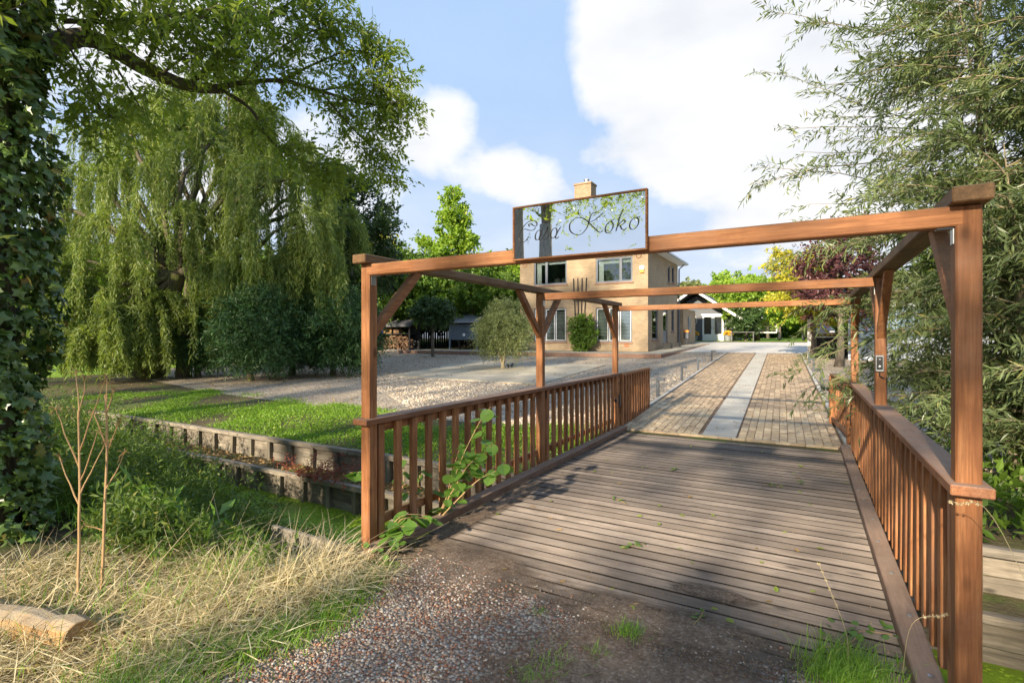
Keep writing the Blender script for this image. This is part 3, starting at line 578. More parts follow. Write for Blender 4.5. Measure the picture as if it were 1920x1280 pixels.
# ------------------------------------------------------------------ two-step timber walls along the far bank
def bank_wall(label, y, ztop, x0, x1, depth):
    t = thing('retaining_wall', label, 'retaining wall', (x0, y, ztop))
    x = 0.0; L = x1-x0
    while x < L:
        l = min(rng.uniform(2.6, 3.4), L-x); boxo('cap_beam', x+.004, x+l-.004, -.06, .035, -.075+rng.normal(0, .003), rng.normal(0, .003), M['oldtimber_x'], t, .006); x += l
    pme = MB().box(-.04, .04, -.035, .035, -depth-.35, -.077).mesh('stake'); bevel_mesh(pme, .006)
    sp = .57; n = int(L/sp)
    for i in range(n+1): link('stake', pme, M['oldtimber_z'], t, (i*sp+.05+rng.normal(0, .015), -.012, rng.normal(0, .004)), (rng.normal(0, .012), rng.normal(0, .012), 0))
    hb = depth/2; bme = MB().box(-sp*.5+.003, sp*.5-.003, -.012, .012, -hb+.004, -.004).mesh('board'); bevel_mesh(bme, .003)
    for i in range(n):
        for r_ in (0, 1): link('board', bme, M['oldtimber_x'], t, (i*sp+.05+sp/2, .038+rng.normal(0, .004), -.06-r_*hb), (rng.normal(0, .015), rng.normal(0, .006), 0))
    return t
bank_wall('upper weathered timber retaining wall holding the mossy green bank', 5.88, -.085, -15.3, 7.5, .42)
bank_wall('lower weathered timber retaining wall standing in the duckweed', 5.36, -.45, -12.6, 7.5, .46)
# path lights along the driveway
pl = thing('path_light', 'x', 'path light', (0, 0, 0), 0, 'low path lights along the driveway')
MB().box(-.035, .035, -.035, .035, -.05, .42).build('stem', M['dark_metal'], pl, bevel=.004); hd = MB().box(-.035, .17, -.036, .036, .425, .50).build('head', M['dark_metal'], pl, bevel=.004); MB().box(.05, .16, -.028, .028, .418, .4245).build('lamp_lens', M['lens'], hd)
ord_ = ('nearest', 'second', 'third', 'fourth', 'fifth'); first = True
for side, xs in (('left', dl), ('right', dr)):
    for i, yl in enumerate((13.4, 17.0, 20.6, 25.0) if side == 'left' else (12.9, 17.2, 21.4, 25.0)):
        o = pl if first else copy_tree(pl); first = False
        o.location = (xs(yl)+(-.16 if side == 'left' else .16), yl, gz(yl)); o.rotation_euler = (0, 0, 0 if side == 'left' else math.pi)
        o['label'] = 'dark angular path light on the %s edge of the driveway, %s to the bridge' % (side, ord_[i])

# ------------------------------------------------------------------ house
HX, HY = -8.04, 30.0; HB = gz(30)+.08; HT = 6.95
hx0 = on_y(975, 600, HY)[0]; HD = 8.0
house = thing('brick_house', 'tan brick two-storey house with grey windows, white eaves and tall chimney', 'house', ((hx0+HX)/2, HY+HD/2, HB))
hc = np.array([(hx0+HX)/2, HY+HD/2, HB])
def wall_open(mb, o, u, n, L, H, ops, th=.22):
    """wall face from o along u (unit), outward normal n, with openings (u0,u1,z0,z1) and reveals"""
    o = np.array(o, float); u = np.array(u, float); n = np.array(n, float); up = np.array([0, 0, 1.])
    us = sorted({0, L, *[q for a in ops for q in a[:2]]}); zs = sorted({0, H, *[q for a in ops for q in a[2:]]})
    P = lambda a, z, d=0: o+u*a+up*z-n*d
    for i in range(len(us)-1):
        for j in range(len(zs)-1):
            cu, cz = (us[i]+us[i+1])/2, (zs[j]+zs[j+1])/2
            if any(a[0] < cu < a[1] and a[2] < cz < a[3] for a in ops): continue
            mb.quad(P(us[i], zs[j]), P(us[i+1], zs[j]), P(us[i+1], zs[j+1]), P(us[i], zs[j+1]))
    for a in ops:
        for p, q in (((a[0], a[2]), (a[0], a[3])), ((a[0], a[3]), (a[1], a[3])), ((a[1], a[3]), (a[1], a[2])), ((a[1], a[2]), (a[0], a[2]))):
            mb.quad(P(*p), P(*q), P(*q, th), P(*p, th))
def fop(a, b, t, c):   # opening on the front from pixel columns and rows
    p = on_y(a, t, HY); q = on_y(b, c, HY); m = on_y((a+b)/2, t, HY); m2 = on_y((a+b)/2, c, HY); return (p[0]-hx0, q[0]-hx0, m2[2]-HB, m[2]-HB)
fr_ops = [fop(1001, 1063, 484, 534), fop(1117, 1186, 482, 529), fop(1001, 1062, 578, 640), fop(1117, 1185, 576, 641)]
def sop(a, b, t, c):
    p = on_x(a, t, HX); q = on_x(b, t, HX); m = on_x((a+b)/2, t, HX); m2 = on_x((a+b)/2, c, HX); return (p[1]-HY, q[1]-HY, max(.0, m2[2]-HB), m[2]-HB)
sd_ops = [sop(1222.5, 1233.5, 580, 637), sop(1243, 1251.5, 580, 648), sop(1259, 1264, 580, 622), sop(1252, 1256.6, 499, 530), sop(1259.7, 1264, 500, 531)]
sd_ops = [a for a in sd_ops if a[1] < HD-.05]
wl = MB(); Hh = HT-HB; c0 = -hc
wall_open(wl, np.array([hx0, HY, HB])-hc, (1, 0, 0), (0, -1, 0), HX-hx0, Hh, fr_ops); wall_open(wl, np.array([HX, HY, HB])-hc, (0, 1, 0), (1, 0, 0), HD, Hh, sd_ops)
wl.quad(*(np.array(q)-hc for q in ((hx0, HY+HD, HB), (hx0, HY, HB), (hx0, HY, HT), (hx0, HY+HD, HT)))); wl.quad(*(np.array(q)-hc for q in ((HX, HY+HD, HB), (hx0, HY+HD, HB), (hx0, HY+HD, HT), (HX, HY+HD, HT))))
wl.build('wall', M['tan_brick'], house)
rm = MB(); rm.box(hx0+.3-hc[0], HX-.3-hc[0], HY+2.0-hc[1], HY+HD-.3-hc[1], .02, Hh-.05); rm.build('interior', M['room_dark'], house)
def window(o, u, n, w, h, mull, parent, blinds=False, transom=False, sill=True):
    u = np.array(u, float); n = np.array(n, float); o = np.array(o, float)-hc
    rz = math.atan2(u[1], u[0]); f = MB(); b = .07
    f.box(0, w, .05, .11, 0, b).box(0, w, .05, .11, h-b, h).box(0, b, .05, .11, b, h-b).box(w-b, w, .05, .11, b, h-b)
    for m in mull: f.box(w*m-.04, w*m+.04, .048, .108, b, h-b)
    if transom: f.box(b, w-b, .052, .104, h*.72, h*.72+.06)
    fo = f.build('window', M['frame_grey'], parent, loc=o, rot=(0, 0, rz))
    MB().box(b, w-b, .08, .088, b, h-b).build('pane', M['pane_glass'], fo)
    wf = MB(); ms = [0]+list(mull)+[1]
    for a, c in zip(ms[:-1], ms[1:]):
        x0 = w*a+(.075 if a == 0 else .045); x1 = w*c-(.075 if c == 1 else .045); z0, z1 = b+.005, h-b-.005
        for q in ((x0, x1, z0, z0+.03), (x0, x1, z1-.03, z1), (x0, x0+.035, z0+.03, z1-.03), (x1-.035, x1, z0+.03, z1-.03)): wf.box(q[0], q[1], .042, .075, q[2], q[3])
    wf.build('sash', M['white_paint'] if blinds else M['frame_grey'], fo)
    if blinds:
        k = int((h-.2)/.085); sm = MB().box(0, w-.18, -.032, .032, -.003, .003).mesh('blind_slat')
        for i in range(k): link('blind_slat', sm, M['curtain'], fo, (.09, .15, .1+i*.085), (R(-55), 0, 0))
    else:
        MB().box(.1, w*.16+.06, .25, .28, .08, h-.08).build('curtain', M['curtain'], fo)
        if w > .9: MB().box(.1, w-.1, .26, .29, h*.78, h-.05).build('roller_blind', M['curtain'], fo)
    if sill: MB().box(-.06, w+.06, -.06, .12, -.09, -.003).build('sill', M['red_brick'], fo)
for i, a in enumerate(fr_ops):
    window((hx0+a[0], HY, HB+a[2]), (1, 0, 0), (0, -1, 0), a[1]-a[0], a[3]-a[2], ([.38] if i == 0 else [.68]) if i < 2 else [.36, .66], house, i >= 2, False)
for i, a in enumerate(sd_ops):
    if i == 1:
        d = MB().box(0, a[1]-a[0], .06, .12, 0, a[3]-a[2]).build('door', M['frame_grey'], house, loc=np.array((HX, HY+a[0], HB+a[2]))-hc, rot=(0, 0, R(90)))
        MB().box(.2, a[1]-a[0]-.2, .05, .059, 1.0, a[3]-a[2]-.2).build('pane', M['pane_glass'], d); MB().box(.08, .12, .01, .055, .95, 1.12).build('handle', M['grey_metal'], d)
    else: window((HX, HY+a[0], HB+a[2]), (0, 1, 0), (1, 0, 0), a[1]-a[0], a[3]-a[2], [], house, False)
# low hipped roof with white eaves and gutter
ov = .55; rf = MB(); e = [(hx0-ov, HY-ov), (HX+ov, HY-ov), (HX+ov, HY+HD+ov), (hx0-ov, HY+HD+ov)]; zr = HT+1.7; ym = HY+HD/2; hip = HD/2+ov-1.2
Vr = [(x, yy, HT+.14) for x, yy in e]+[(hx0-ov+hip, ym, zr), (HX+ov-hip, ym, zr)]; rf.add(np.array(Vr)-hc, [(0,1,5,4),(1,2,5),(2,3,4,5),(3,0,4),(3,2,1,0)])
roof = rf.build('roof', M['roof_dark'], house)
ev = MB(); a0, a1 = e[0], e[2]
ev.box(a0[0]-hc[0], a1[0]-hc[0], a0[1]-hc[1], a1[1]-hc[1], HT-HB+.0, HT-HB+.13); ev.build('eaves', M['white_paint'], house)
MB().box(a0[0]-hc[0]-.1, a1[0]-hc[0]+.1, a0[1]-hc[1]-.1, a0[1]-hc[1]-.004, HT-HB+.04, HT-HB+.15).build('gutter', M['grey_metal'], house); MB().box(a1[0]-hc[0]+.004, a1[0]-hc[0]+.11, a0[1]-hc[1], a1[1]-hc[1], HT-HB+.04, HT-HB+.15).build('gutter', M['grey_metal'], house)
MB().tube([np.array(q)-hc for q in ((HX+.5, HY+HD-.1, HT+.03), (HX+.12, HY+HD-.1, HT-.3), (HX+.1, HY+HD-.1, HB))], .05, 8).build('downpipe', M['frame_grey'], house)
cp = on_y(1077, 345, 33.5); cq = on_y(1108, 345, 33.5)
ch = MB().box(cp[0]-hc[0], cq[0]-hc[0], 33.5-hc[1], 34.5-hc[1], HT-HB+.5, cp[2]-HB-.12).build('chimney', M['chimney_brick'], house); MB().box(cp[0]-hc[0]-.05, cq[0]-hc[0]+.05, 33.44-hc[1], 34.56-hc[1], cp[2]-HB-.118, cp[2]-HB).build('chimney_cap', M['chimney_brick'], ch)
cpm = ((cp+cq)/2)-hc; MB().lathe([(.13, 0), (.13, .25), (.2, .27), (.2, .33), (.1, .4)], k=12).build('flue', M['grey_metal'], ch, loc=(cpm[0]+.1, 34.0-hc[1], cp[2]-HB))
p = on_y(1204, 505, HY)-hc; al = MB().box(-.14, .14, -.1, -.003, -.02, .22).build('alarm_box', M['white_paint'], house, loc=p, bevel=.02); MB().box(-.12, .12, -.095, -.003, -.2, -.023).build('alarm_base', M['orange_paint'], al)
p = on_y(1175, 650, HY)-hc; MB().box(-.14, .14, -.03, -.003, 0, .17).build('air_vent', M['terracotta'], house, loc=(p[0], p[1], max(.15, p[2])))
# rear annex
axp = MB().box(0, 2.6, 0, 4.5, 0, 2.9).build('annex_wall', M['tan_brick'], house, loc=np.array((HX-2.2, HY+HD+.004, HB))-hc); MB().box(-.1, 2.75, -.0, 4.6, 2.905, 3.05).build('annex_roof', M['white_paint'], house, loc=np.array((HX-2.2, HY+HD+.004, HB))-hc)
MB().box(0, .05, 0, .8, 0, 1.2).build('annex_window', M['frame_grey'], house, loc=np.array((HX+.41, HY+HD+1.6, HB+1.2))-hc)
# trellis and climbing shrub on the front
tp = on_y(1088, 600, HY); trl = thing('wall_trellis', 'dark fan trellis bars on the brick wall above the climbing shrub', 'trellis', (tp[0], HY-.05, HB+.2))
for q in (-.42, -.14, .14, .42): MB().tube([(q*.55, -.02, 0), (q*.8, -.02, 2.4), (q*1.05, -.02, 4.35)], .028, 6).build('bar', M['darkstain'], trl)
for zz in (2.1, 2.9): MB().box(-.42, .42, -.035, -.015, zz, zz+.03).build('crossbar', M['darkstain'], trl)
# raised brick-edged terrace round the house
terr = MB(); tz = HB-.02; ta = on_y(870, 655, 27.9)[0]; tb = gp(1236, 672); tcx = tb[0]; yf = tb[1]
P4 = [(ta-4, yf), (tcx, yf), (tcx+.1, HY+HD+3.5), (HX+.01, HY+HD+3.5), (HX+.01, HY+.0), (ta-4, HY+.0)]
terr.add([(a, b, max(tz, gz(b)+.02)) for a, b in P4]+[(a, b, gz(b)-.2) for a, b in P4], [(0,1,4,5),(1,2,3,4),(0,6,7,1),(1,7,8,2)])
to = terr.build('terrace', M['old_concrete']); tag(to, kind='structure')
eb = MB().box(-.048, .048, -.05, .05, -.2, .012).mesh('edge_brick'); bevel_mesh(eb, .006)
x = ta-4
while x < tcx: link('edge_brick', eb, M['red_brick'], to, (x, yf-.052, tz+rng.normal(0, .004)), (0, 0, rng.normal(0, .02))); x += .105
y = yf
while y < HY+HD+2: link('edge_brick', eb, M['red_brick'], to, (tcx+.052+.1*(y-yf)/14, y, max(tz, gz(y)+.02)+rng.normal(0, .004)), (0, 0, R(90)+rng.normal(0, .02))); y += .105
for i, (px, py) in enumerate(((1239, 648), (1249, 645))):
    q = gp(px, py); q = np.array([HX+.6, HY+[2.4, 4.9][i], HB]); g = thing('planter_box', 'small black square planter on the terrace, %s the house corner' % ('next to' if i == 0 else 'second from'), 'planter', q)
    MB().box(-.24, .24, -.24, .24, 0, .5).build('tub', M['black_plastic'], g, bevel=.02); MB().box(-.21, .21, -.21, .21, .45, .505).build('soil', M['dirt'], g)
mbx = thing('letter_box', 'dark letter box with an orange top on a post at the house corner', 'letter box', (HX+.55, HY+HD+.2, HB)); MB().box(-.03, .03, -.03, .03, 0, 1.3).build('post', M['dark_metal'], mbx); MB().box(-.2, .2, -.15, .15, .75, 1.2).build('box', M['dark_metal'], mbx, bevel=.02); MB().box(-.2, .2, -.15, .15, 1.204, 1.36).build('lid', M['orange_paint'], mbx, bevel=.03)

# ------------------------------------------------------------------ grey garden house behind the courtyard
SYf = 45.5; sz = gz(SYf)
def sx(px): return on_y(px, 600, SYf)[0]
xa, xb = sx(1215), sx(1392); xc = (xa+xb)/2; hw = (xb-xa)/2; zt = on_y(1303, 541, SYf)[2]; zeave = on_y(1385, 597, SYf)[2]
shed = thing('garden_house', 'grey weatherboarded garden house with white double doors and dark gabled roof', 'garden house', (xc, SYf, sz))
ww = hw-.9; he = zeave-sz+.1; hr = he+(zt-zeave)*(ww/hw)
mb = MB(); mb.add([(-ww, 1.6, 0), (ww, 1.6, 0), (ww, 1.6, he), (0, 1.6, hr), (-ww, 1.6, he), (-ww, 9, 0), (ww, 9, 0), (ww, 9, he), (0, 9, hr), (-ww, 9, he)], [(0,1,2,3,4),(1,6,7,2),(5,0,4,9),(6,5,9,8,7)]); mb.build('wall', M['grey_boards'], shed)
k = 0; zz = .1
while zz < hr-.15:
    half = ww if zz < he else ww*(hr-zz)/(hr-he); MB().box(-half, half, 1.575-.012, 1.596, zz, zz+.135).build('weatherboard', M['grey_boards'], shed); zz += .155
zt_ = zt-sz; ze_ = zeave-sz
for s in (-1, 1):
    mb = MB(); V = [(0, 0, zt_), (s*hw, 0, ze_), (s*hw, 9.6, ze_), (0, 9.6, zt_)]; V += [(a, b, c-.14) for a, b, c in V]; mb.add(V, [(0,1,2,3),(7,6,5,4),(0,4,5,1),(1,5,6,2),(2,6,7,3)]); mb.build('roof_slope', M['roof_dark'], shed)
    MB().bar((0, -.03, zt_-.08), (s*hw, -.03, ze_-.08), .05, .19).build('barge_board', M['white_paint'], shed)
dxa, dxb = sx(1311)-xc, sx(1352)-xc
db = MB(); ddw = (dxb-dxa)/2
for i in (0, 1):
    x0 = dxa+ddw*i; d = MB(); d.box(x0+.005, x0+.14, 1.50, 1.555, .02, 2.25).box(x0+ddw-.14, x0+ddw-.005, 1.50, 1.555, .02, 2.25).box(x0+.14, x0+ddw-.14, 1.50, 1.555, .02, .6).box(x0+.14, x0+ddw-.14, 1.50, 1.555, 2.1, 2.25)
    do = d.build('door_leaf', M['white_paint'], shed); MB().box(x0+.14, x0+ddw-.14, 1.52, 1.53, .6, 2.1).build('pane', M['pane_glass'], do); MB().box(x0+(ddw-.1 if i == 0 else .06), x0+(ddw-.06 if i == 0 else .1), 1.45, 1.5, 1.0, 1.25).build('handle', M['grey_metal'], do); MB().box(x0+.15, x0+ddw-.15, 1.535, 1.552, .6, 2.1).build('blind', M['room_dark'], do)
MB().box(dxa-.1, dxb+.1, 1.51, 1.556, 2.255, 2.36).build('door_head', M['white_paint'], shed)
orn = MB(); orn.tube([(.42*math.cos(a), 0, .42*math.sin(a)) for a in np.linspace(0, 2*math.pi, 21)], .035, 6)
for a in (0, 45, 90, 135): orn.bar((-.42*math.cos(R(a)), 0, -.42*math.sin(R(a))), (.42*math.cos(R(a)), 0, .42*math.sin(R(a))), .04, .05, (0, 1, 0))
tag(orn.build('wall_ornament', M['cream'], None, loc=(sx(1291), SYf+1.5, on_y(1291, 600, SYf)[2])), 'round cream wheel ornament on the grey garden house wall', 'ornament')
def pot(name, label, px, fl):
    g = thing(name, label, 'flower pot', (sx(px), SYf+.9, sz+.016)); MB().lathe([(.22, 0), (.3, .45), (.32, .5), (.28, .5)], k=14).build('pot', M['cover_grey'], g)
    n = 260; d = rdir(n); d[:, 2] = abs(d[:, 2]); leaf_obj('flowers', d*[.30, .30, .24]+[0, 0, .52], d+rng.normal(0, .4, (n, 3)), rdir(n), .16, .12, M[fl], g)
pot('flower_pot', 'grey pot of yellow flowers left of the white double doors', 1298, 'yellow_flower'); pot('flower_pot', 'grey pot of yellow flowers right of the white double doors', 1362, 'yellow_flower')
def chair(label, x, y, rz, mat):
    g = thing('garden_chair', label, 'chair', (x, y, gz(y)+.016), rz)
    MB().box(-.25, .25, -.25, .25, .42, .46).build('seat', mat, g); MB().box(-.25, .25, .22, .26, .5, .95).build('backrest', mat, g)
    for a in (-.22, .22):
        for b in (-.22, .22): MB().box(a-.02, a+.02, b-.02, b+.02, 0, .419).build('leg', mat, g)
chair('dark garden chair by the house annex wall', sx(1286), SYf-.4, .5, M['dark_metal']); chair('grey garden chair beside the low table under the fruit tree', sx(1394), SYf+1.2, -.4, M['cover_grey'])
tb_ = thing('low_table', 'low wooden garden table in front of the fruit tree', 'table', (sx(1394), SYf-.6, sz+.016)); MB().box(-.9, .9, -.35, .35, .68, .74).build('top', M['greystain'], tb_)
for a in (-.8, .8):
    for b in (-.28, .28): MB().box(a-.035, a+.035, b-.035, b+.035, 0, .679).build('leg', M['greystain'], tb_)
# two-wheeled farm cart
ct = gp(1428, 637); cart = thing('farm_cart', 'pale wooden farm cart with slatted front rack, parked at the lawn edge', 'cart', (sx(1428), SYf+1.5, gz(SYf+1.5)+.02))
MB().box(-1.0, 1.0, 0, 2.6, .62, .72).build('bed', M['cream'], cart)
for z in (.85, 1.15, 1.45): MB().box(-.95, .95, 2.45, 2.5, z, z+.16).build('rack_board', M['cream'], cart)
for a in (-.8, 0, .8): MB().box(a-.05, a+.05, 2.505, 2.56, .72, 1.7).build('rack_post', M['greystain'], cart)
for s in (-1, 1):
    MB().box(s*1.0-.04, s*1.0+.04, 0, 2.44, .724, .98).build('side_board', M['cream'], cart)
    w = MB().lathe([(.1, -.06), (.33, -.09), (.36, -.05), (.36, .05), (.33, .09), (.1, .06)], k=20).build('wheel', M['tyre'], cart, loc=(s*1.12, 1.2, .36), rot=(0, R(90), 0)); MB().lathe([(.2, -.1), (.2, .1), (.06, .11)], k=14).build('rim', M['cream'], w)
MB().box(-.04, .04, -1.1, 0, .6, .68).build('drawbar', M['dark_metal'], cart)

# ------------------------------------------------------------------ right of the driveway: planter counter, car, grey outbuilding
q = gp(1556, 669); pk = thing('timber_planter', 'dark timber planter box with white rim beside the driveway', 'planter', q)
for i in range(9): boxo('slat', -.80+i*.178, -.80+i*.178+.172, 0, .03, .02, .93, M['darkstain'], pk, .004)
MB().box(-.80, .80, .034, .8, .02, .9).build('body', M['darkstain'], pk); MB().box(-.84, .84, -.04, .84, .934, .99).build('rim', M['white_paint'], pk)
n = 500; P = np.stack([rng.uniform(-.75, .75, n), rng.uniform(.05, .75, n), np.full(n, .98)], 1); leaf_obj('flowers', P, rng.normal(0, .5, (n, 3))+[0, 0, 1], rdir(n), .16, .06, M['litter_leaf'], pk)
q = gp(1519, 672); boxc = thing('stone_pillar', 'pale square pillar at the corner of the dark timber planter', 'pillar', (q[0], q[1]+.1, q[2])); MB().box(-.11, .11, -.11, .11, 0, 1.9).build('shaft', M['light_concrete'], boxc, bevel=.01); MB().box(-.14, .14, -.14, .14, 1.904, 1.98).build('cap', M['light_concrete'], boxc, bevel=.01)
def car(px, py):
    b = gp(px, py); g = thing('parked_car', 'dark car parked beyond the planter, mostly hidden by willow twigs', 'car', (b[0]+.9, b[1]+1.5, b[2]), R(8))
    # side profile swept across the width, tapered to a narrower cabin
    prof = [(-2.1, .35), (-2.15, .75), (-1.95, .92), (-1.0, 1.0), (-.35, 1.42), (.9, 1.47), (1.6, 1.08), (2.0, 1.0), (2.1, .6), (2.05, .33)]; V = []
    for sx_, nar in ((-.85, 0), (.85, 0)):
        for a, z in prof: w = 1-.22*max(0, (z-1.0)/.47); V.append((sx_*w, a, z))
    m = len(prof); Fs = [(i, (i+1) % m, (i+1) % m+m, i+m) for i in range(m)]+[tuple(range(m))[::-1], tuple(range(m, 2*m))]
    MB().add(V, Fs).build('body', M['car_paint'], g, bevel=.06)
    for a in (-1.35, 1.3):
        for s in (-1, 1): w = MB().lathe([(.1, -.1), (.31, -.1), (.33, -.06), (.33, .06), (.31, .1), (.1, .1)], k=18).build('wheel', M['tyre'], g, loc=(s*.78, a, .33), rot=(0, R(90), 0)); MB().lathe([(.2, -.105), (.2, .105)], k=14).build('rim', M['grey_metal'], w)
    V = [(-.62, -1.0+.04, 1.03), (.62, -1.0+.04, 1.03), (.56, -.42, 1.42), (-.56, -.42, 1.42)]; MB().add([(a, b-.03, c+.02) for a, b, c in V], [(0, 1, 2, 3)]).build('windscreen', M['pane_glass'], g)
    for s in (-1, 1): MB().box(s*.6-.16, s*.6+.16, -2.19, -2.13, .68, .8).build('headlight', M['lens'], g)
car(1508, 640)
ob = thing('outbuilding', 'blue-grey metal clad outbuilding behind the willow at the right', 'building', (4.2, 27.0, gz(27)), R(-8))
MB().box(-2.6, 6.5, 0, 6, 0, 2.9).build('wall', M['pale_metal'], ob); MB().box(-3.1, 6.8, -.7, 6.4, 2.95, 3.2).build('roof', M['cover_grey'], ob); MB().box(-2.2, 1.5, -.04, -.004, 1.0, 2.3).build('window', M['pane_glass'], ob); MB().box(2.5, 4.6, -.06, -.004, .05, 2.3).build('door', M['white_paint'], ob)
for i in range(32): MB().box(-2.6+i*.285, -2.57+i*.285, -.02, -.002, 0, 2.89).build('cladding_rib', M['pale_metal'], ob)

# ------------------------------------------------------------------ log store, coop, fence at the far left of the yard
lq = gp(724, 657); LS = thing('log_store', 'dark open log store with a shelf of crates under a felt roof', 'log store', lq)
W2 = 2.3
for a in (-W2, -W2+1.1, W2-.1): MB().box(a, a+.1, 0, .1, 0, 1.95).build('post', M['darkstain'], LS)
MB().box(-W2, W2, 1.1, 1.16, 0, 2.2).build('back', M['darkstain'], LS); MB().box(-W2, W2, -.02, 1.09, 1.22, 1.27).build('shelf', M['darkstain'], LS)
mb = MB(); mb.add([(-W2-.3, -.4, 1.95), (W2+.3, -.4, 1.95), (W2+.3, 1.4, 2.55), (-W2-.3, 1.4, 2.55), (-W2-.3, -.4, 1.75), (W2+.3, -.4, 1.75), (W2+.3, 1.4, 2.45), (-W2-.3, 1.4, 2.45)], [(0,1,2,3),(0,4,5,1),(1,5,6,2),(2,6,7,3),(3,7,4,0),(7,6,5,4)]); mb.build('roof', M['roof_dark'], LS)
MB().box(-W2, W2, -.05, 1.0, 0, .09).build('base_pallet', M['greystain'], LS)
pile = thing('firewood_pile', 'heap of split firewood stacked in the dark log store', 'firewood', (lq[0], lq[1]+.1, lq[2]+.1))
lm = MB().add([(0, 0, .05), (0, .05, -.03), (0, -.05, -.03), (.42, 0, .05), (.42, .05, -.03), (.42, -.05, -.03)], [(0,2,1),(3,4,5),(0,1,4,3),(1,2,5,4),(2,0,3,5)]).mesh('log'); bevel_mesh(lm, .008)
for i in range(230):
    x = rng.uniform(-.95, W2-.35); top = .95-.45*max(0, (-.2-x))*.9; z = rng.uniform(.03, top); link('log', lm, M['firewood'], pile, (x, rng.uniform(-.05, .35), z), (rng.uniform(0, 6), rng.normal(0, .5), R(90)+rng.normal(0, .75)))
def crate(name, label, cat, x, y, z, sx_, sy_, sz_, mat):
    g = thing(name, label, cat, (lq[0]+x, lq[1]+y, lq[2]+z)); MB().box(-sx_, sx_, -sy_, sy_, 0, .03).build('bottom', mat, g)
    for s in (-1, 1): MB().box(-sx_, sx_, s*sy_-.012, s*sy_+.012, .031, sz_).build('side', mat, g); MB().box(s*sx_-.012, s*sx_+.012, -sy_+.013, sy_-.013, .031, sz_).build('end', mat, g)
crate('plastic_crate', 'blue plastic crate on the log store shelf', 'crate', -.75, .3, 1.275, .3, .2, .42, M['blue_crate']); crate('wooden_box', 'brown wooden box beside the blue crate on the log store shelf', 'box', .05, .3, 1.275, .4, .22, .42, M['freshlog']); crate('wooden_box', 'open pale box at the right of the log store shelf', 'box', .85, .35, 1.275, .25, .2, .35, M['firewood'])
crate('plastic_tub', 'red tub on the ground before the log store', 'tub', -1.75, -.1, .1, .32, .2, .4, M['red_plastic'])
st = thing('garden_statue', 'pale stone figure column standing left of the log store', 'statue', gp(671, 670)); MB().lathe([(.34, 0), (.34, .12), (.25, .2), (.23, .7), (.3, .95), (.33, 1.3), (.2, 1.5), (.22, 1.72), (.14, 1.9)], k=14).build('figure', M['light_concrete'], st, smooth=True)
cq_ = gp(868, 656); coop = thing('chicken_coop', 'blue-grey slatted coop on legs with a pent roof behind the round tree', 'coop', cq_)
for a in (-1.2, 1.2):
    for b in (0, 1.2): MB().box(a-.06, a+.06, b, b+.1, 0, 2.1).build('leg', M['blue_slats'] if b == 0 else M['darkstain'], coop)
for i in range(17): MB().box(-1.13+i*.135, -1.13+i*.135+.11, .02, .045, .75, 1.75).build('slat', M['blue_slats'], coop)
MB().box(-1.13, 1.13, .05, 1.2, .7, .76).build('floor', M['darkstain'], coop); MB().box(-1.13, 1.13, 1.1, 1.15, .76, 2.0).build('back', M['darkstain'], coop); MB().box(-1.13, 1.13, .0, .05, 1.755, 1.85).build('rail', M['blue_slats'], coop); MB().box(-.02, .18, -.01, .018, 1.0, 1.2).build('notice', M['white_paint'], coop)
mb = MB(); mb.add([(-1.5, -.4, 2.05), (1.5, -.4, 2.05), (1.5, 1.6, 2.65), (-1.5, 1.6, 2.65), (-1.5, -.4, 1.95), (1.5, -.4, 1.95), (1.5, 1.6, 2.55), (-1.5, 1.6, 2.55)], [(0,1,2,3),(0,4,5,1),(1,5,6,2),(2,6,7,3),(3,7,4,0),(7,6,5,4)]); mb.build('roof', M['cover_grey'], coop)
A = gp(690, 654)+[-1.0, 1.6, 0]; B = gp(975, 652)+[0, 1.8, 0]; L = np.linalg.norm(B-A); fz = thing('board_fence', 'dark vertical board fence at the back of the gravel yard', 'fence', A, math.atan2(B[1]-A[1], B[0]-A[0])); nb = int(L/.2); bme = MB().box(-.085, .085, -.012, .012, 0, 1.9).mesh('board')
for i in range(nb): link('board', bme, M['darkstain'], fz, (i*.2, rng.normal(0, .01), gz((A+(B-A)*i/nb)[1])-A[2]), (0, 0, 0))
# spot lamps at the foot of the small willow
for i, (px, py) in enumerate(((953, 692), (960, 691))):
    g = thing('spot_lamp', 'small black ground spot lamp at the foot of the small willow, %s one' % ('left' if i == 0 else 'right'), 'spot lamp', gp(px, py, .045)); MB().lathe([(.05, 0), (.05, .015), (.012, .02), (.012, .08)], k=10).build('spike', M['black_plastic'], g); MB().lathe([(.03, -.07), (.055, .04), (.055, .07)], k=12).build('head', M['black_plastic'], g, loc=(0, 0, .12), rot=(R(50), 0, R(90)*i))

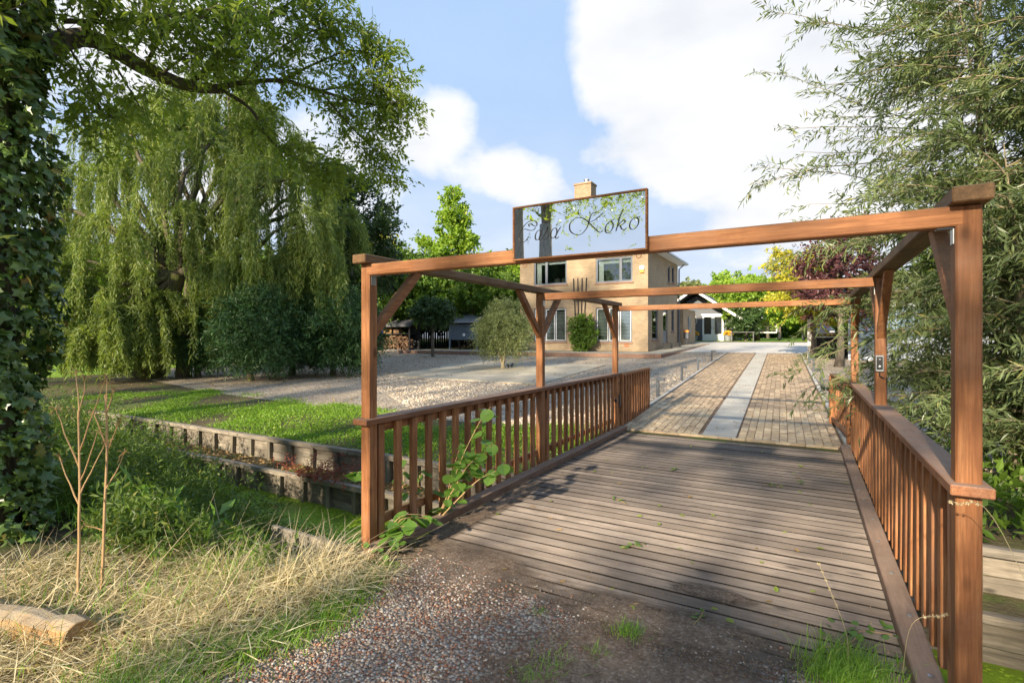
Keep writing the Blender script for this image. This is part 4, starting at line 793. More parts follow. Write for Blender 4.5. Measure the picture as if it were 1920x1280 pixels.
# ------------------------------------------------------------------ trees
def crown_from(name, parts, mat, parent):
    P, D, N, L, Wd = (np.concatenate([q[i] for q in parts]) for i in range(5))
    return leaf_obj(name, P, D, N, L, Wd, mat, parent)
def split_leaves(parts, n, mat, parent, name='leaf', mid=.45, ivy=False):
    """the n leaves nearest the camera become objects of their own"""
    P, D, N, L, Wd = (np.concatenate([q[i] for q in parts]) for i in range(5))
    rel = P+np.array(parent.location)-[0, 0, EYE]; Z = rel@FW; X = rel@RT; vis = (Z > .5) & (abs(X/Z) < .995) & (abs(rel[:, 2]/Z) < .66)
    score = np.where(vis, Z, 1e9); near = np.argsort(score)[:n]; mask = np.ones(len(P), bool); mask[near] = False
    V, Fc = leaf_arrays(np.zeros((1, 3)), np.array([[0, 1., 0]]), np.array([[0, 0, 1.]]), 1.0, 1.0, .22, mid)
    if ivy: V, Fc = ivy_arrays(np.zeros((1, 3)), np.array([[0, 1., 0]]), np.array([[0, 0, 1.]]), 1.0)
    me = poly_mesh(name, V, Fc)
    for i in near:
        d = D[i]/np.linalg.norm(D[i]); s = np.cross(d, N[i]); s /= np.linalg.norm(s); u = np.cross(s, d)
        o = link(name, me, mat, parent); o.matrix_local = Matrix(((s[0]*Wd[i], d[0]*L[i], u[0]*Wd[i], P[i, 0]), (s[1]*Wd[i], d[1]*L[i], u[1]*Wd[i], P[i, 1]), (s[2]*Wd[i], d[2]*L[i], u[2]*Wd[i], P[i, 2]), (0, 0, 0, 1)))
    return [tuple(a[mask] for a in (P, D, N, L, Wd))]
def branch_tree(name, label, base, H, tr0, prof, leafmat, bark, ntw, nl, L, Wd, z0=.25, up=.5, tl=.5, nb=40, droop=.3, lean=(0, 0), group=None, cat='tree', spread=.16, trunk_k=8, twigs=False, own=0, jag=.22, sag=0.0, inner=.35):
    t = thing(name, label, cat, base, 0, group)
    n = 9; tz = np.linspace(0, 1, n); TP = np.stack([lean[0]*tz**1.5+np.cumsum(rng.normal(0, .012*H, n))*.4, lean[1]*tz**1.5+np.cumsum(rng.normal(0, .012*H, n))*.4, tz*H*.93], 1); TP[0] = (0, 0, -.15)
    mb = MB(); mb.tube(TP, tr0*(1-.88*tz)*(1+.5*np.exp(-tz*14)), trunk_k)
    BO, BE, BP = [], [], []
    for i in range(nb):
        f = z0+(1-z0)*((i+.5)/nb)*.98; h = f*.93; p0 = np.array([np.interp(h, tz*.93, TP[:, k]) for k in range(3)]); p0[2] = f*H*.93
        az = i*2.39996+rng.normal(0, .35); r = prof(f)*rng.uniform(1-jag*1.6, 1+jag); u = up*rng.uniform(.5, 1.5)
        e = p0+np.array([math.cos(az)*r, math.sin(az)*r, r*u]); P = wobble(p0, e, 6, .22, sag); BP.append(P)
        rr = max(.008, tr0*.30*(1-f*.75)); mb.tube(P, np.linspace(rr, rr*.2, 6), 4, False)
    BP = np.array(BP); rs = np.linalg.norm(BP[:, -1]-BP[:, 0], axis=1)
    bi = rng.choice(nb, ntw, p=(rs**1.5)/(rs**1.5).sum()); s = rng.uniform(inner**1.3, 1, ntw)**.75; k = np.clip((s*5).astype(int), 0, 4); fr_ = s*5-k
    O = BP[bi, k]*(1-fr_)[:, None]+BP[bi, k+1]*fr_[:, None]; dirb = unit(BP[bi, 5]-BP[bi, 0])
    O = O+rng.normal(0, 1, (ntw, 3))*(spread*rs[bi]*(.55+.6*(1-s)))[:, None]*[1, 1, .75]
    D = unit(dirb*.8+rng.normal(0, .7, (ntw, 3))+[0, 0, .15-droop*.6])
    lv = [sprays(O, D, tl*rng.uniform(.6, 1.3, ntw), nl, L, Wd, droop)]
    mb.build('trunk', M[bark], t, smooth=True)
    if twigs:
        E = O+D*tl; E[:, 2] -= droop*tl*.6; V, Fc = sticks(O-D*tl*.4, E, .004); link('twigs', poly_mesh('twigs', V, Fc), M[bark], t)
    if own: lv = split_leaves(lv, own, M[leafmat], t)
    crown_from('crown', lv, M[leafmat], t); return t
def ball_tree(name, label, base, trunk_h, lobes, leafmat, bark, ncl, nl, L, Wd, tr0=.1, tl=.35, droop=.1, cat='tree', group=None, stems=1, lumpy=.25):
    """dense clipped crown: sprays pushed out of the shells of a few lobes, boughs reaching into each lobe"""
    t = thing(name, label, cat, base, 0, group); mb = MB()
    for i in range(stems):
        a = np.array([rng.normal(0, .08*(stems > 1)), rng.normal(0, .08*(stems > 1)), -.1]); b = np.array([rng.normal(0, .12)*(stems > 1), 0, trunk_h]); mb.tube(wobble(a, b, 6, .12), np.linspace(tr0*1.25, tr0*.8, 6), 8)
    for c, r in lobes: mb.tube(wobble((0, 0, trunk_h*.92), c, 5, .2), np.linspace(tr0*.6, tr0*.2, 5), 5, False)
    mb.build('trunk', M[bark], t, smooth=True)
    vol = np.array([r[0]*r[1]*r[2] for c, r in lobes])**(2/3); li = rng.choice(len(lobes), ncl, p=vol/vol.sum()); C = np.array([c for c, r in lobes])[li]; RR = np.array([r for c, r in lobes])[li]
    d = rdir(ncl); bumpy = 1+lumpy*(np.sin(d[:, 0]*5+li*1.7)*np.sin(d[:, 1]*6+li)+np.sin(d[:, 2]*7+li*2.3)*.7); O = C+d*RR*(rng.uniform(.35, 1, ncl)**.45*bumpy)[:, None]*.92
    lv = [sprays(O, d*.8+rng.normal(0, .5, (ncl, 3)), tl, nl, L, Wd, droop)]; crown_from('crown', lv, M[leafmat], t); return t
def ell_prof(rmax, peak=.45): return lambda f: rmax*max(.08, math.sin(math.pi*min(1, max(0, (f**(math.log(.5)/math.log(peak)))))))**.8

# --- weeping willow at the left
wb = gp(275, 708); wc = pt(392, 640, 19.0)
wil = thing('weeping_willow', 'huge weeping willow with long hanging strands on the left bank', 'tree', (wb[0], wb[1], wb[2]))
mb = MB(); off = np.array([wc[0]-wb[0], wc[1]-wb[1], 0]); top = np.array([off[0]*.5, off[1]*.5, 4.2])
mb.tube(wobble((0, 0, -.2), top, 8, .08), np.linspace(.62, .36, 8), 10)
mb.tube(wobble((1.6, .6, -.2), top+[.8, .3, .5], 8, .08), np.linspace(.3, .22, 8), 8)
SH = []     # boughs end in shoulders from which the strands fall
for (px, py, Z, w) in ((330, 178, 18.5, 1.3), (420, 150, 19.5, 1.2), (240, 235, 18.5, 1.1), (500, 215, 18.5, 1.2), (180, 330, 18, 1.0), (225, 318, 16.6, 1.1), (300, 300, 16.4, 1.1), (380, 255, 17.0, 1.2), (430, 320, 16.2, 1.1), (510, 325, 16.5, 1.2), (590, 350, 17.0, 1.1), (560, 275, 18.5, 1.1), (630, 400, 18.0, .9), (150, 420, 18.0, .9), (350, 400, 15.8, 1.0), (470, 420, 15.8, 1.0), (560, 430, 16.2, 1.0), (250, 430, 15.8, 1.0), (620, 330, 20, 1.0), (330, 240, 21, 1.2), (460, 260, 21.5, 1.2), (170, 250, 21, 1.1), (140, 500, 17, .8), (210, 500, 15.6, .9), (400, 500, 16, .8), (530, 500, 16.2, .8), (610, 480, 17, .8), (300, 520, 16.4, .8), (110, 330, 20, .9), (290, 205, 18, 1.0), (370, 205, 18, 1.0), (460, 190, 18.5, 1.0), (150, 560, 15.5, .8), (220, 585, 15.2, .8), (290, 565, 16, .7), (120, 610, 15.5, .7), (185, 640, 15, .6), (250, 630, 15.6, .6), (100, 520, 17, .8)):
    c = pt(px, py-12, Z+3.6)-np.array(wb); SH.append((c, w*1.2, px)); mb.tube(wobble(top, c, 7, .18), np.linspace(.16, .035, 7), 6, False)
mb.build('trunk', M['mossy_bark'], wil, smooth=True)
Pl, Dl, Nl = [], [], []; SO, SE = [], []
for c, w, PXW in SH:
    nbu, per = 9, 11; ns = nbu*per; rep = lambda a: np.repeat(a, per, 0)
    az = rep(np.arange(nbu)*2.4+rng.normal(0, .5, nbu))+rng.normal(0, .10, ns); out = rep(rng.uniform(.2, 1.25, nbu))*w+rng.normal(0, .06, ns); ln = rep(rng.uniform(1.2, 4.6, nbu))*(.8+.3*w)*rng.uniform(.6, 1.1, ns)
    o = c+rep(rng.normal(0, .2*w, (nbu, 3)))+rng.normal(0, .06, (ns, 3)); hd = np.stack([np.cos(az), np.sin(az), np.zeros(ns)], 1)
    ln = np.minimum(ln, np.maximum(.8, o[:, 2]-(rng.uniform(.25, 1.2, ns) if PXW < 330 else rng.uniform(.6, 3.4, ns)))); m = 58; s = np.linspace(0.03, 1, m)
    arch = (1-np.exp(-s*5)); rise = .28*np.sin(np.clip(s*5, 0, math.pi))*np.exp(-s*3)
    P = o[:, None, :]+hd[:, None, :]*(out[:, None]*arch[None, :])[..., None]; P[..., 2] += w*rise[None, :]-(ln[:, None]*(s**1.15)[None, :]); sway = rng.normal(0, .07, (ns, 3)); P += sway[:, None, :]*s[None, :, None]
    P += rng.normal(0, .028, P.shape); D = np.gradient(P, axis=1); Pl.append(P.reshape(-1, 3)); d = unit(D.reshape(-1, 3))+rng.normal(0, .42, (ns*m, 3)); d[:, 2] -= .3; Dl.append(d)
n = sum(len(p) for p in Pl); leaf_obj('crown', np.concatenate(Pl), np.concatenate(Dl), rdir(n), rng.uniform(.15, .27, n), rng.uniform(.030, .05, n), M['willow_leaf'], wil)

# --- trees round the yard
branch_tree('sweetgum_tree', 'tall bright green pointed tree behind the pergola, left of the house', (*gp(818, 651)[:2]+np.array([-1.5, 4]), gz(33)), 15.4, .22, lambda f: 4.0*(1-f)**.95*(.75+.3*math.sin(f*40))+.22, 'bright_leaf', 'bark', 2600, 12, .30, .22, .12, .75, .8, 54, .1, spread=.13, jag=.35)
branch_tree('maple_tree', 'broad green tree between the log store and the sweetgum', (*(pt(735, 640, 40)[:2]), 1.0), 8.3, .24, ell_prof(4.2, .5), 'mid_leaf', 'bark', 2400, 12, .28, .2, .1, .35, .8, 44, .25)
branch_tree('maple_tree', 'dense green tree left of the brick house', (*(pt(890, 640, 40)[:2]), 1.1), 6.9, .2, ell_prof(3.8, .5), 'mid_leaf', 'bark', 1800, 12, .28, .2, .1, .35, .8, 40, .25)
branch_tree('maple_tree', 'light green tree at the left wall of the house', (*(pt(945, 640, 46)[:2]), 1.2), 8.0, .2, ell_prof(3.2, .55), 'bright_leaf', 'bark', 1300, 12, .30, .22, .1, .4, .8, 34, .25)
branch_tree('yellowing_tree', 'yellow-green tree behind the log store at the left pergola post', (*(pt(705, 640, 43)[:2]), 1.0), 9.6, .2, ell_prof(3.6, .55), 'yellow_leaf', 'bark', 1500, 12, .26, .19, .15, .4, .8, 36, .25)
branch_tree('hornbeam_tree', 'dark green upright tree emerging right of the weeping willow', (*(pt(655, 640, 25)[:2]), .5), 10.2, .22, ell_prof(1.9, .5), 'dark_leaf', 'bark', 1500, 12, .22, .12, .2, .7, .7, 40, .1)
sb = gp(812, 669)
ball_tree('standard_tree', 'small round-headed dark tree on a straight stem before the coop', sb, 1.95, [((0, 0, 2.6), (1.25, 1.25, .75)), ((-.45, .1, 2.9), (.75, .7, .5)), ((.5, 0, 2.75), (.8, .8, .55)), ((.1, -.3, 3.05), (.6, .6, .35))], 'dark_leaf', 'bark', 900, 10, .17, .10, .085, .35, .35, lumpy=.15)
nb_ = gp(945, 692)
ball_tree('small_willow', 'small grey-green willow with drooping twigs on the concrete pad', nb_, 1.0, [((0, 0, 1.75), (1.0, 1.0, .95)), ((.15, 0, 2.4), (.75, .75, .6)), ((-.55, -.2, 1.45), (.65, .65, .75)), ((.6, 0, 1.5), (.6, .65, .75))], 'olive_leaf', 'pale_bark', 1500, 11, .13, .028, .065, .45, .75, stems=2, lumpy=.12)
for i, (px, py, w, h, lab) in enumerate(((472, 714, 1.45, 2.7, 'dark clipped yew tree with a mossy bent stem at the gravel edge'), (625, 704, 1.45, 2.8, 'dark clipped evergreen standing just left of the front pergola post'), (372, 706, 1.0, 2.2, 'small dark evergreen under the weeping willow strands'), (548, 703, 1.2, 2.5, 'dark evergreen between the two largest clipped yews'))):
    b = gp(px, py); k = np.linalg.norm(b[:2])/18.5
    ball_tree('yew_tree', lab, b, .85, [((.25, 0, 1.6), (w*.95, w, 1.0)), ((.5+.3*math.sin(i*2), 0, 2.5), (w*.75, w*.8, .8)), ((-.45, 0, 2.1+.3*math.cos(i*3)), (w*.7, w*.7, .75)), ((.85, .1, 1.25), (w*.8, w*.7, .7)), ((-.9, .1, 1.5), (w*.5, w*.6, .6)), ((.2, .1, 3.0-.2*i), (w*.4, w*.4, .45))], 'yew_leaf', 'mossy_bark', 2300, 11, .19, .042, .11, .5, .25, lumpy=.34)
# house shrub
sp_ = on_y(1090, 650, HY-.55); ball_tree('climbing_shrub', 'leafy green shrub climbing the front wall between the windows', (sp_[0], HY-.6, HB-.02), .3, [((0, 0, .7), (.5, .35, .7)), ((-.3, 0, 1.5), (.4, .3, .6)), ((.3, 0, 1.8), (.38, .25, .5)), ((.6, 0, 1.1), (.3, .25, .5))], 'mid_leaf', 'bark', 420, 10, .16, .10, .03, .3, .3, 'shrub')
# behind the courtyard: fruit trees and the far tree line
branch_tree('fruit_tree', 'round fruit tree with a pale stem between garden house and cart', (*on_y(1420, 640, 49)[:2], gz(49)), 5.6, .17, ell_prof(2.9, .55), 'bright_leaf', 'pale_bark', 1300, 12, .26, .17, .22, .4, .7, 34, .25)
branch_tree('fruit_tree', 'green fruit tree on the lawn right of the cart', (*on_y(1462, 640, 62)[:2], gz(62)), 5.8, .15, ell_prof(2.8, .55), 'bright_leaf', 'bark', 900, 12, .32, .22, .3, .4, .7, 30, .25)
branch_tree('fruit_tree', 'yellow-green fruit tree far back on the lawn', (*on_y(1440, 640, 80)[:2], gz(80)), 7.6, .17, ell_prof(4.2, .5), 'yellow_leaf', 'bark', 900, 12, .42, .3, .3, .4, .8, 30, .25)
branch_tree('laurel_bush', 'dark laurel bush at the right gable of the garden house', (*on_y(1398, 640, 46.0)[:2], gz(45)), 2.9, .1, ell_prof(1.2, .5), 'dark_leaf', 'bark', 500, 10, .22, .12, .05, .6, .4, 26, .2, cat='bush')
labs = ['far tree behind the garden house roof, left one', 'far tree behind the garden house roof, right one', 'far tree on the skyline over the fruit tree', 'far tree on the skyline over the cart', 'far round tree at the end of the lawn', 'far tree beside the yellow-green tree', 'far tree behind the outbuilding', 'far tree behind the large osier']
for lab, (px, Z, h, w, m) in zip(labs, ((1283, 75, 9.5, 3.6, 'olive_leaf'), (1318, 85, 9.0, 3.6, 'olive_leaf'), (1375, 70, 10.5, 4.4, 'bright_leaf'), (1420, 78, 10.3, 4.6, 'mid_leaf'), (1480, 90, 7.5, 5, 'bright_leaf'), (1530, 80, 9.5, 5, 'mid_leaf'), (1640, 60, 9, 4.5, 'mid_leaf'), (1800, 45, 9, 4.5, 'mid_leaf'))):
    b = pt(px, 600, Z); branch_tree('far_tree', lab, (b[0], b[1], 1.6), h-1.0, .22, ell_prof(w, .5), m, 'bark', 750, 11, .5, .36, .08, .4, 1.0, 30, .25, group='tree line behind the lawn')
# dense hedge-wood behind willow and log store, tree by tree
for i, (px, Z, h, w, m) in enumerate(((30, 34, 8.0, 4.5, 'mid_leaf'), (120, 40, 9.5, 4.5, 'mid_leaf'), (210, 36, 8, 4.2, 'bright_leaf'), (300, 40, 8.5, 4.5, 'mid_leaf'), (385, 36, 7.5, 4.0, 'bright_leaf'), (470, 42, 9, 4.6, 'mid_leaf'), (555, 38, 8, 4.2, 'dark_leaf'), (640, 44, 9.5, 4.6, 'mid_leaf'), (770, 50, 9.0, 4.6, 'dark_leaf'), (850, 52, 9.5, 4.8, 'mid_leaf'), (920, 54, 9, 4.6, 'dark_leaf'))):
    b = pt(px, 600, Z); branch_tree('wood_tree', 'leafy tree of the small wood, %s from the left' % ('first', 'second', 'third', 'fourth', 'fifth', 'sixth', 'seventh', 'eighth', 'ninth', 'tenth', 'eleventh')[i], (b[0], b[1], gz(b[1])), h, .2, ell_prof(w, .45), m, 'bark', 800, 11, .42, .3, .05, .35, .9, 32, .25, group='trees of the wood behind the yard')
# purple and yellow trees by the outbuilding
branch_tree('purple_plum', 'dark purple-leaved tree beside the outbuilding', (*(pt(1572, 640, 20)[:2]), .5), 6.0, .14, ell_prof(1.5, .6), 'purple_leaf', 'bark', 700, 12, .17, .10, .3, .5, .6, 36, .2)
branch_tree('golden_tree', 'yellow-green tree behind the purple-leaved tree', (*(pt(1525, 640, 24)[:2]), .7), 5.2, .14, ell_prof(1.6, .6), 'yellow_leaf', 'bark', 700, 12, .19, .13, .3, .5, .6, 30, .2)

# shrub belt closing the far end of the lawn, bush by bush
for i in range(14):
    b = pt(1290+i*24, 600, 92+rng.uniform(-6, 6)); branch_tree('far_bush', 'rounded bush of the far shrub belt behind the lawn, %s from the left' % ('first', 'second', 'third', 'fourth', 'fifth', 'sixth', 'seventh', 'eighth', 'ninth', 'tenth', 'eleventh', 'twelfth', 'thirteenth', 'fourteenth')[i], (b[0], b[1], 1.6), rng.uniform(4.0, 6.0), .12, ell_prof(3.6, .35), ('mid_leaf', 'bright_leaf', 'olive_leaf')[i % 3], 'bark', 260, 11, .6, .42, .0, .25, 1.0, 20, .3, group='shrub belt behind the lawn', cat='bush')

# ------------------------------------------------------------------ osier at the right of the bridge
ob_ = np.array([2.45, 8.4, -.02]); osi = thing('osier_willow', 'large many-stemmed osier willow with narrow leaves leaning over the right railing', 'tree', ob_)
mb = MB(); TW_O, TW_D = [], []
stems = [((.1, 0, 0), (-.5, .6, 7.6)), ((.3, .3, 0), (.9, 1.4, 8.0)), ((0, 0, 0), (-.75, .2, 6.2)), ((.2, .1, 0), (.35, .3, 7.6)), ((-.15, .25, 0), (-.35, 1.2, 7.0)), ((.5, -.2, 0), (1.5, -.5, 7.4)), ((.1, -.25, 0), (.15, -1.3, 6.6)), ((-.2, 0, 0), (-1.0, .9, 3.6)), ((.6, .2, 0), (2.4, .6, 6.8)), ((.35, -.4, 0), (1.0, -1.9, 4.6)), ((-.1, -.2, 0), (-.55, -.7, 3.9))]
for a, b in stems:
    P = wobble(a, b, 9, .09); mb.tube(P, np.linspace(.075, .004, 9), 7)
    nb = 60
    for i in range(nb):
        f = .08+.86*(i+.5)/nb; k = min(7, int(f*8)); p0 = P[k]+(P[k+1]-P[k])*(f*8-k); az = rng.uniform(0, 2*math.pi); r = rng.uniform(.8, 1.75)*(1.05-.35*f)
        e = p0+np.array([math.cos(az)*r, math.sin(az)*r, r*rng.uniform(.25, .8)]); B = wobble(p0, e, 6, .12, .32); mb.tube(B, np.linspace(.014, .004, 6), 4, False)
        for j in range(11):
            s = .15+.85*(j+rng.uniform(0, 1))/11; kk = min(4, int(s*5)); q = B[kk]+(B[kk+1]-B[kk])*(s*5-kk); TW_O.append(q); TW_D.append(unit((B[5]-B[0]))*.9+rng.normal(0, .45, 3)+[0, 0, -.12])
# long shoots hanging over the driveway on the left
for (px0, py0, Z0, px1, py1, Z1) in ((1600, 260, 8.6, 1425, 118, 8.4), (1590, 330, 8.6, 1410, 330, 8.2), (1600, 120, 8.6, 1430, 10, 8.4), (1600, 420, 8.8, 1440, 480, 8.6), (1700, 520, 8.6, 1500, 600, 8.2), (1720, 560, 8.4, 1480, 660, 8.2), (1680, 600, 8.2, 1470, 690, 8.0), (1640, 640, 8.2, 1500, 720, 7.9), (1640, 280, 8.6, 1470, 230, 8.3), (1620, 380, 8.6, 1425, 300, 8.4), (1640, 480, 8.4, 1480, 400, 8.4), (1660, 560, 8.0, 1530, 560, 7.8), (1700, 640, 8.0, 1560, 700, 7.6), (1720, 690, 7.8, 1590, 720, 7.4), (1680, 120, 8.4, 1500, 30, 8.2), (1690, 200, 8.2, 1520, 150, 8.0), (1700, 60, 8.0, 1540, -20, 8.0), (1680, 250, 8.0, 1540, 210, 7.8), (1690, 330, 8.0, 1500, 270, 7.9), (1700, 400, 7.8, 1510, 370, 7.8), (1720, 150, 7.6, 1580, 90, 7.6), (1700, 450, 7.8, 1540, 450, 7.8), (1750, 20, 7.6, 1600, -40, 7.6), (1740, 300, 7.4, 1600, 250, 7.4)):
    a = pt(px0, py0, Z0)-ob_; b = pt(px1, py1, Z1)-ob_; B = wobble(a+np.array([.7, -.2, .1]), b, 9, .06, .05); mb.tube(B, np.linspace(.011, .003, 9), 4, False)
    for j in range(13):
        s = .12+.85*(j+rng.uniform(0, 1))/13; kk = min(7, int(s*8)); q = B[kk]+(B[kk+1]-B[kk])*(s*8-kk); TW_O.append(q); TW_D.append(unit(b-a)*.9+rng.normal(0, .4, 3)+[0, 0, -.3])
mb.build('stems', M['pale_bark'], osi, smooth=True)
O = np.array(TW_O); D = unit(np.array(TW_D)); lv = [sprays(O, D, .42, 18, .135, .023, .35, .75)]
V, Fc = sticks(O, O+D*.42+[0, 0, -.09], .003); link('twigs', poly_mesh('twigs', V, Fc), M['pale_bark'], osi)
crown_from('crown', split_leaves(lv, 300, M['osier_leaf'], osi), M['osier_leaf'], osi)
# undergrowth below the osier on the right bank
n = 2600; P = np.stack([rng.uniform(1.0, 5.5, n), rng.uniform(6.0, 9.5, n), np.zeros(n)], 1); P[:, 2] = [gz(y) for y in P[:, 1]]+rng.uniform(0, .55, n)**1.5
tag(leaf_obj('undergrowth', P, rng.normal(0, .6, (n, 3))+[0, 0, .5], rdir(n), rng.uniform(.08, .2, n), rng.uniform(.04, .09, n), M['mid_leaf']), 'dark leafy undergrowth below the osier at the right bank', 'undergrowth', kind='stuff')

# ------------------------------------------------------------------ ivy-clad ash at the left edge, its bough reaching over the bank
ab = np.array([-6.36, 1.50, 0.0]); ash = thing('ivy_clad_ash', 'ivy-clad ash trunk at the left edge with a leafy bough reaching over the bank', 'tree', ab)
mb = MB(); TPa = wobble((0, 0, -.2), (.1, .1, 11), 10, .03); mb.tube(TPa, np.linspace(.36, .24, 10), 12)
def W3(px, py, Z): return pt(px, py, Z)-ab
bough = [np.array([.1, .05, 3.9]), W3(150, 70, 5.6), W3(270, 128, 6.2), W3(350, 160, 6.6), W3(415, 168, 7.0)]
mb.tube(cr(bough, 5), np.linspace(.11, .06, 21), 8)
subs = []
for pts, r0 in (([W3(400, 166, 6.9), W3(460, 155, 7.2), W3(530, 152, 7.5), W3(600, 170, 7.8), W3(680, 195, 8.0), W3(745, 195, 8.1)], .045), ([W3(415, 168, 7.0), W3(470, 205, 7.2), W3(505, 260, 7.4), W3(560, 300, 7.6), W3(650, 310, 7.8)], .03), ([W3(350, 160, 6.6), W3(400, 120, 6.8), W3(425, 60, 7.0), W3(480, 5, 7.2)], .035),
                ([W3(450, 156, 7.1), W3(500, 110, 7.2), W3(560, 70, 7.4), W3(640, 40, 7.6)], .028), ([W3(530, 152, 7.5), W3(590, 120, 7.6), W3(660, 95, 7.8), W3(720, 110, 8.0)], .022), ([W3(270, 128, 6.2), W3(300, 70, 6.2), W3(320, 10, 6.3)], .03), ([W3(150, 70, 5.6), W3(190, 20, 5.4), W3(240, -40, 5.4)], .035), ([W3(600, 170, 7.8), W3(660, 240, 7.9), W3(710, 290, 8.0)], .018),
                ([W3(600, 170, 7.8), W3(690, 160, 7.9), W3(760, 190, 8.0)], .015), ([W3(560, 70, 7.4), W3(620, -10, 7.5)], .02), ([W3(425, 60, 7.0), W3(520, 20, 7.1), W3(590, -30, 7.3)], .02), ([W3(200, 95, 5.9), W3(250, 180, 6.0), W3(280, 230, 6.2)], .015), ([W3(100, 40, 5.2), W3(170, 160, 5.2), W3(200, 250, 5.4)], .014), ([W3(300, 140, 6.3), W3(380, 90, 6.4), W3(450, 110, 6.7)], .018), ([W3(660, 240, 7.9), W3(720, 240, 8.0), W3(765, 190, 8.0)], .01), ([W3(640, 40, 7.6), W3(690, 60, 7.7), W3(735, 140, 7.9)], .012), ([W3(120, 40, 5.3), W3(260, 40, 5.8), W3(400, 20, 6.3), W3(480, 60, 6.7)], .03), ([W3(560, 300, 7.6), W3(600, 330, 7.7), W3(640, 345, 7.8)], .01), ([W3(670, 270, 7.9), W3(715, 310, 8.0), W3(735, 325, 8.0)], .008)):
    C = cr(pts, 6); subs.append(C); mb.tube(C, np.linspace(r0, r0*.25, len(C)), 6, False)
mb.build('trunk', M['mossy_bark'], ash, smooth=True)
TO, TD = [], []
for C in subs:
    L = np.linalg.norm(np.diff(C, axis=0), axis=1).sum(); m = int(L*54)+12
    for i in range(m):
        s = rng.uniform(.12, 1)**.8*(len(C)-1); k = min(len(C)-2, int(s)); q = C[k]+(C[k+1]-C[k])*(s-k); TO.append(q+rng.normal(0, .17, 3)*[1, 1, .8]); TD.append((C[-1]-C[0])/np.linalg.norm(C[-1]-C[0])*.5+rng.normal(0, .65, 3)+[0, 0, -.05])
# crown above and around the trunk, mostly out of frame
m = 1300; c = np.array([.3, .2, 5.6]); O2 = c+rng.normal(0, 1, (m, 3))*[1.35, 1.2, .9]; O2 = O2[(O2[:, 2] > 4.1) & ((((O2+ab)@RT)/((O2+ab)@FW)) < -.5) & (((O2+ab)@FW) > 1.5)]; TO += list(O2); TD += list(rng.normal(0, .7, (len(O2), 3)))
TO = np.array(TO); TD = np.array(TD)
crown_from('crown', [sprays(TO, TD, .30, 11, .10, .038, .3, .85)], M['ash_leaf'], ash); V, Fc = sticks(TO-unit(TD)*.12, TO+unit(TD)*.3+[0, 0, -.05], .0035); link('twigs', poly_mesh('twigs', V, Fc), M['mossy_bark'], ash)
# ivy: lobed leaves all over the trunk
n = 14500; th = rng.uniform(0, 2*math.pi, n); z = rng.uniform(.0, 7.2, n); lump = .44+.10*np.sin(z*2.1+th*2)+.07*np.sin(z*5+th*3+1)+rng.uniform(-.12, .08, n)
P = np.stack([np.cos(th)*lump, np.sin(th)*lump, z], 1)+[.05, .05, 0]; out = np.stack([np.cos(th), np.sin(th), np.zeros(n)], 1)
D = out*.35+rng.normal(0, .55, (n, 3))+[0, 0, -.7]; N = out*1.0+rng.normal(0, .55, (n, 3))+[0, 0, .45]; LL = rng.uniform(.3, 1, n)*.125
lv = split_leaves([(P, D, N, LL, LL*.95)], 300, M['ivy_leaf'], ash, 'ivy_leaf', .38, True)
P, D, N, LL, WW = lv[0]; V, Fc = ivy_arrays(P, D, N, LL); tag(link('ivy', poly_mesh('ivy', V, Fc), M['ivy_leaf'], ash), kind='stuff')

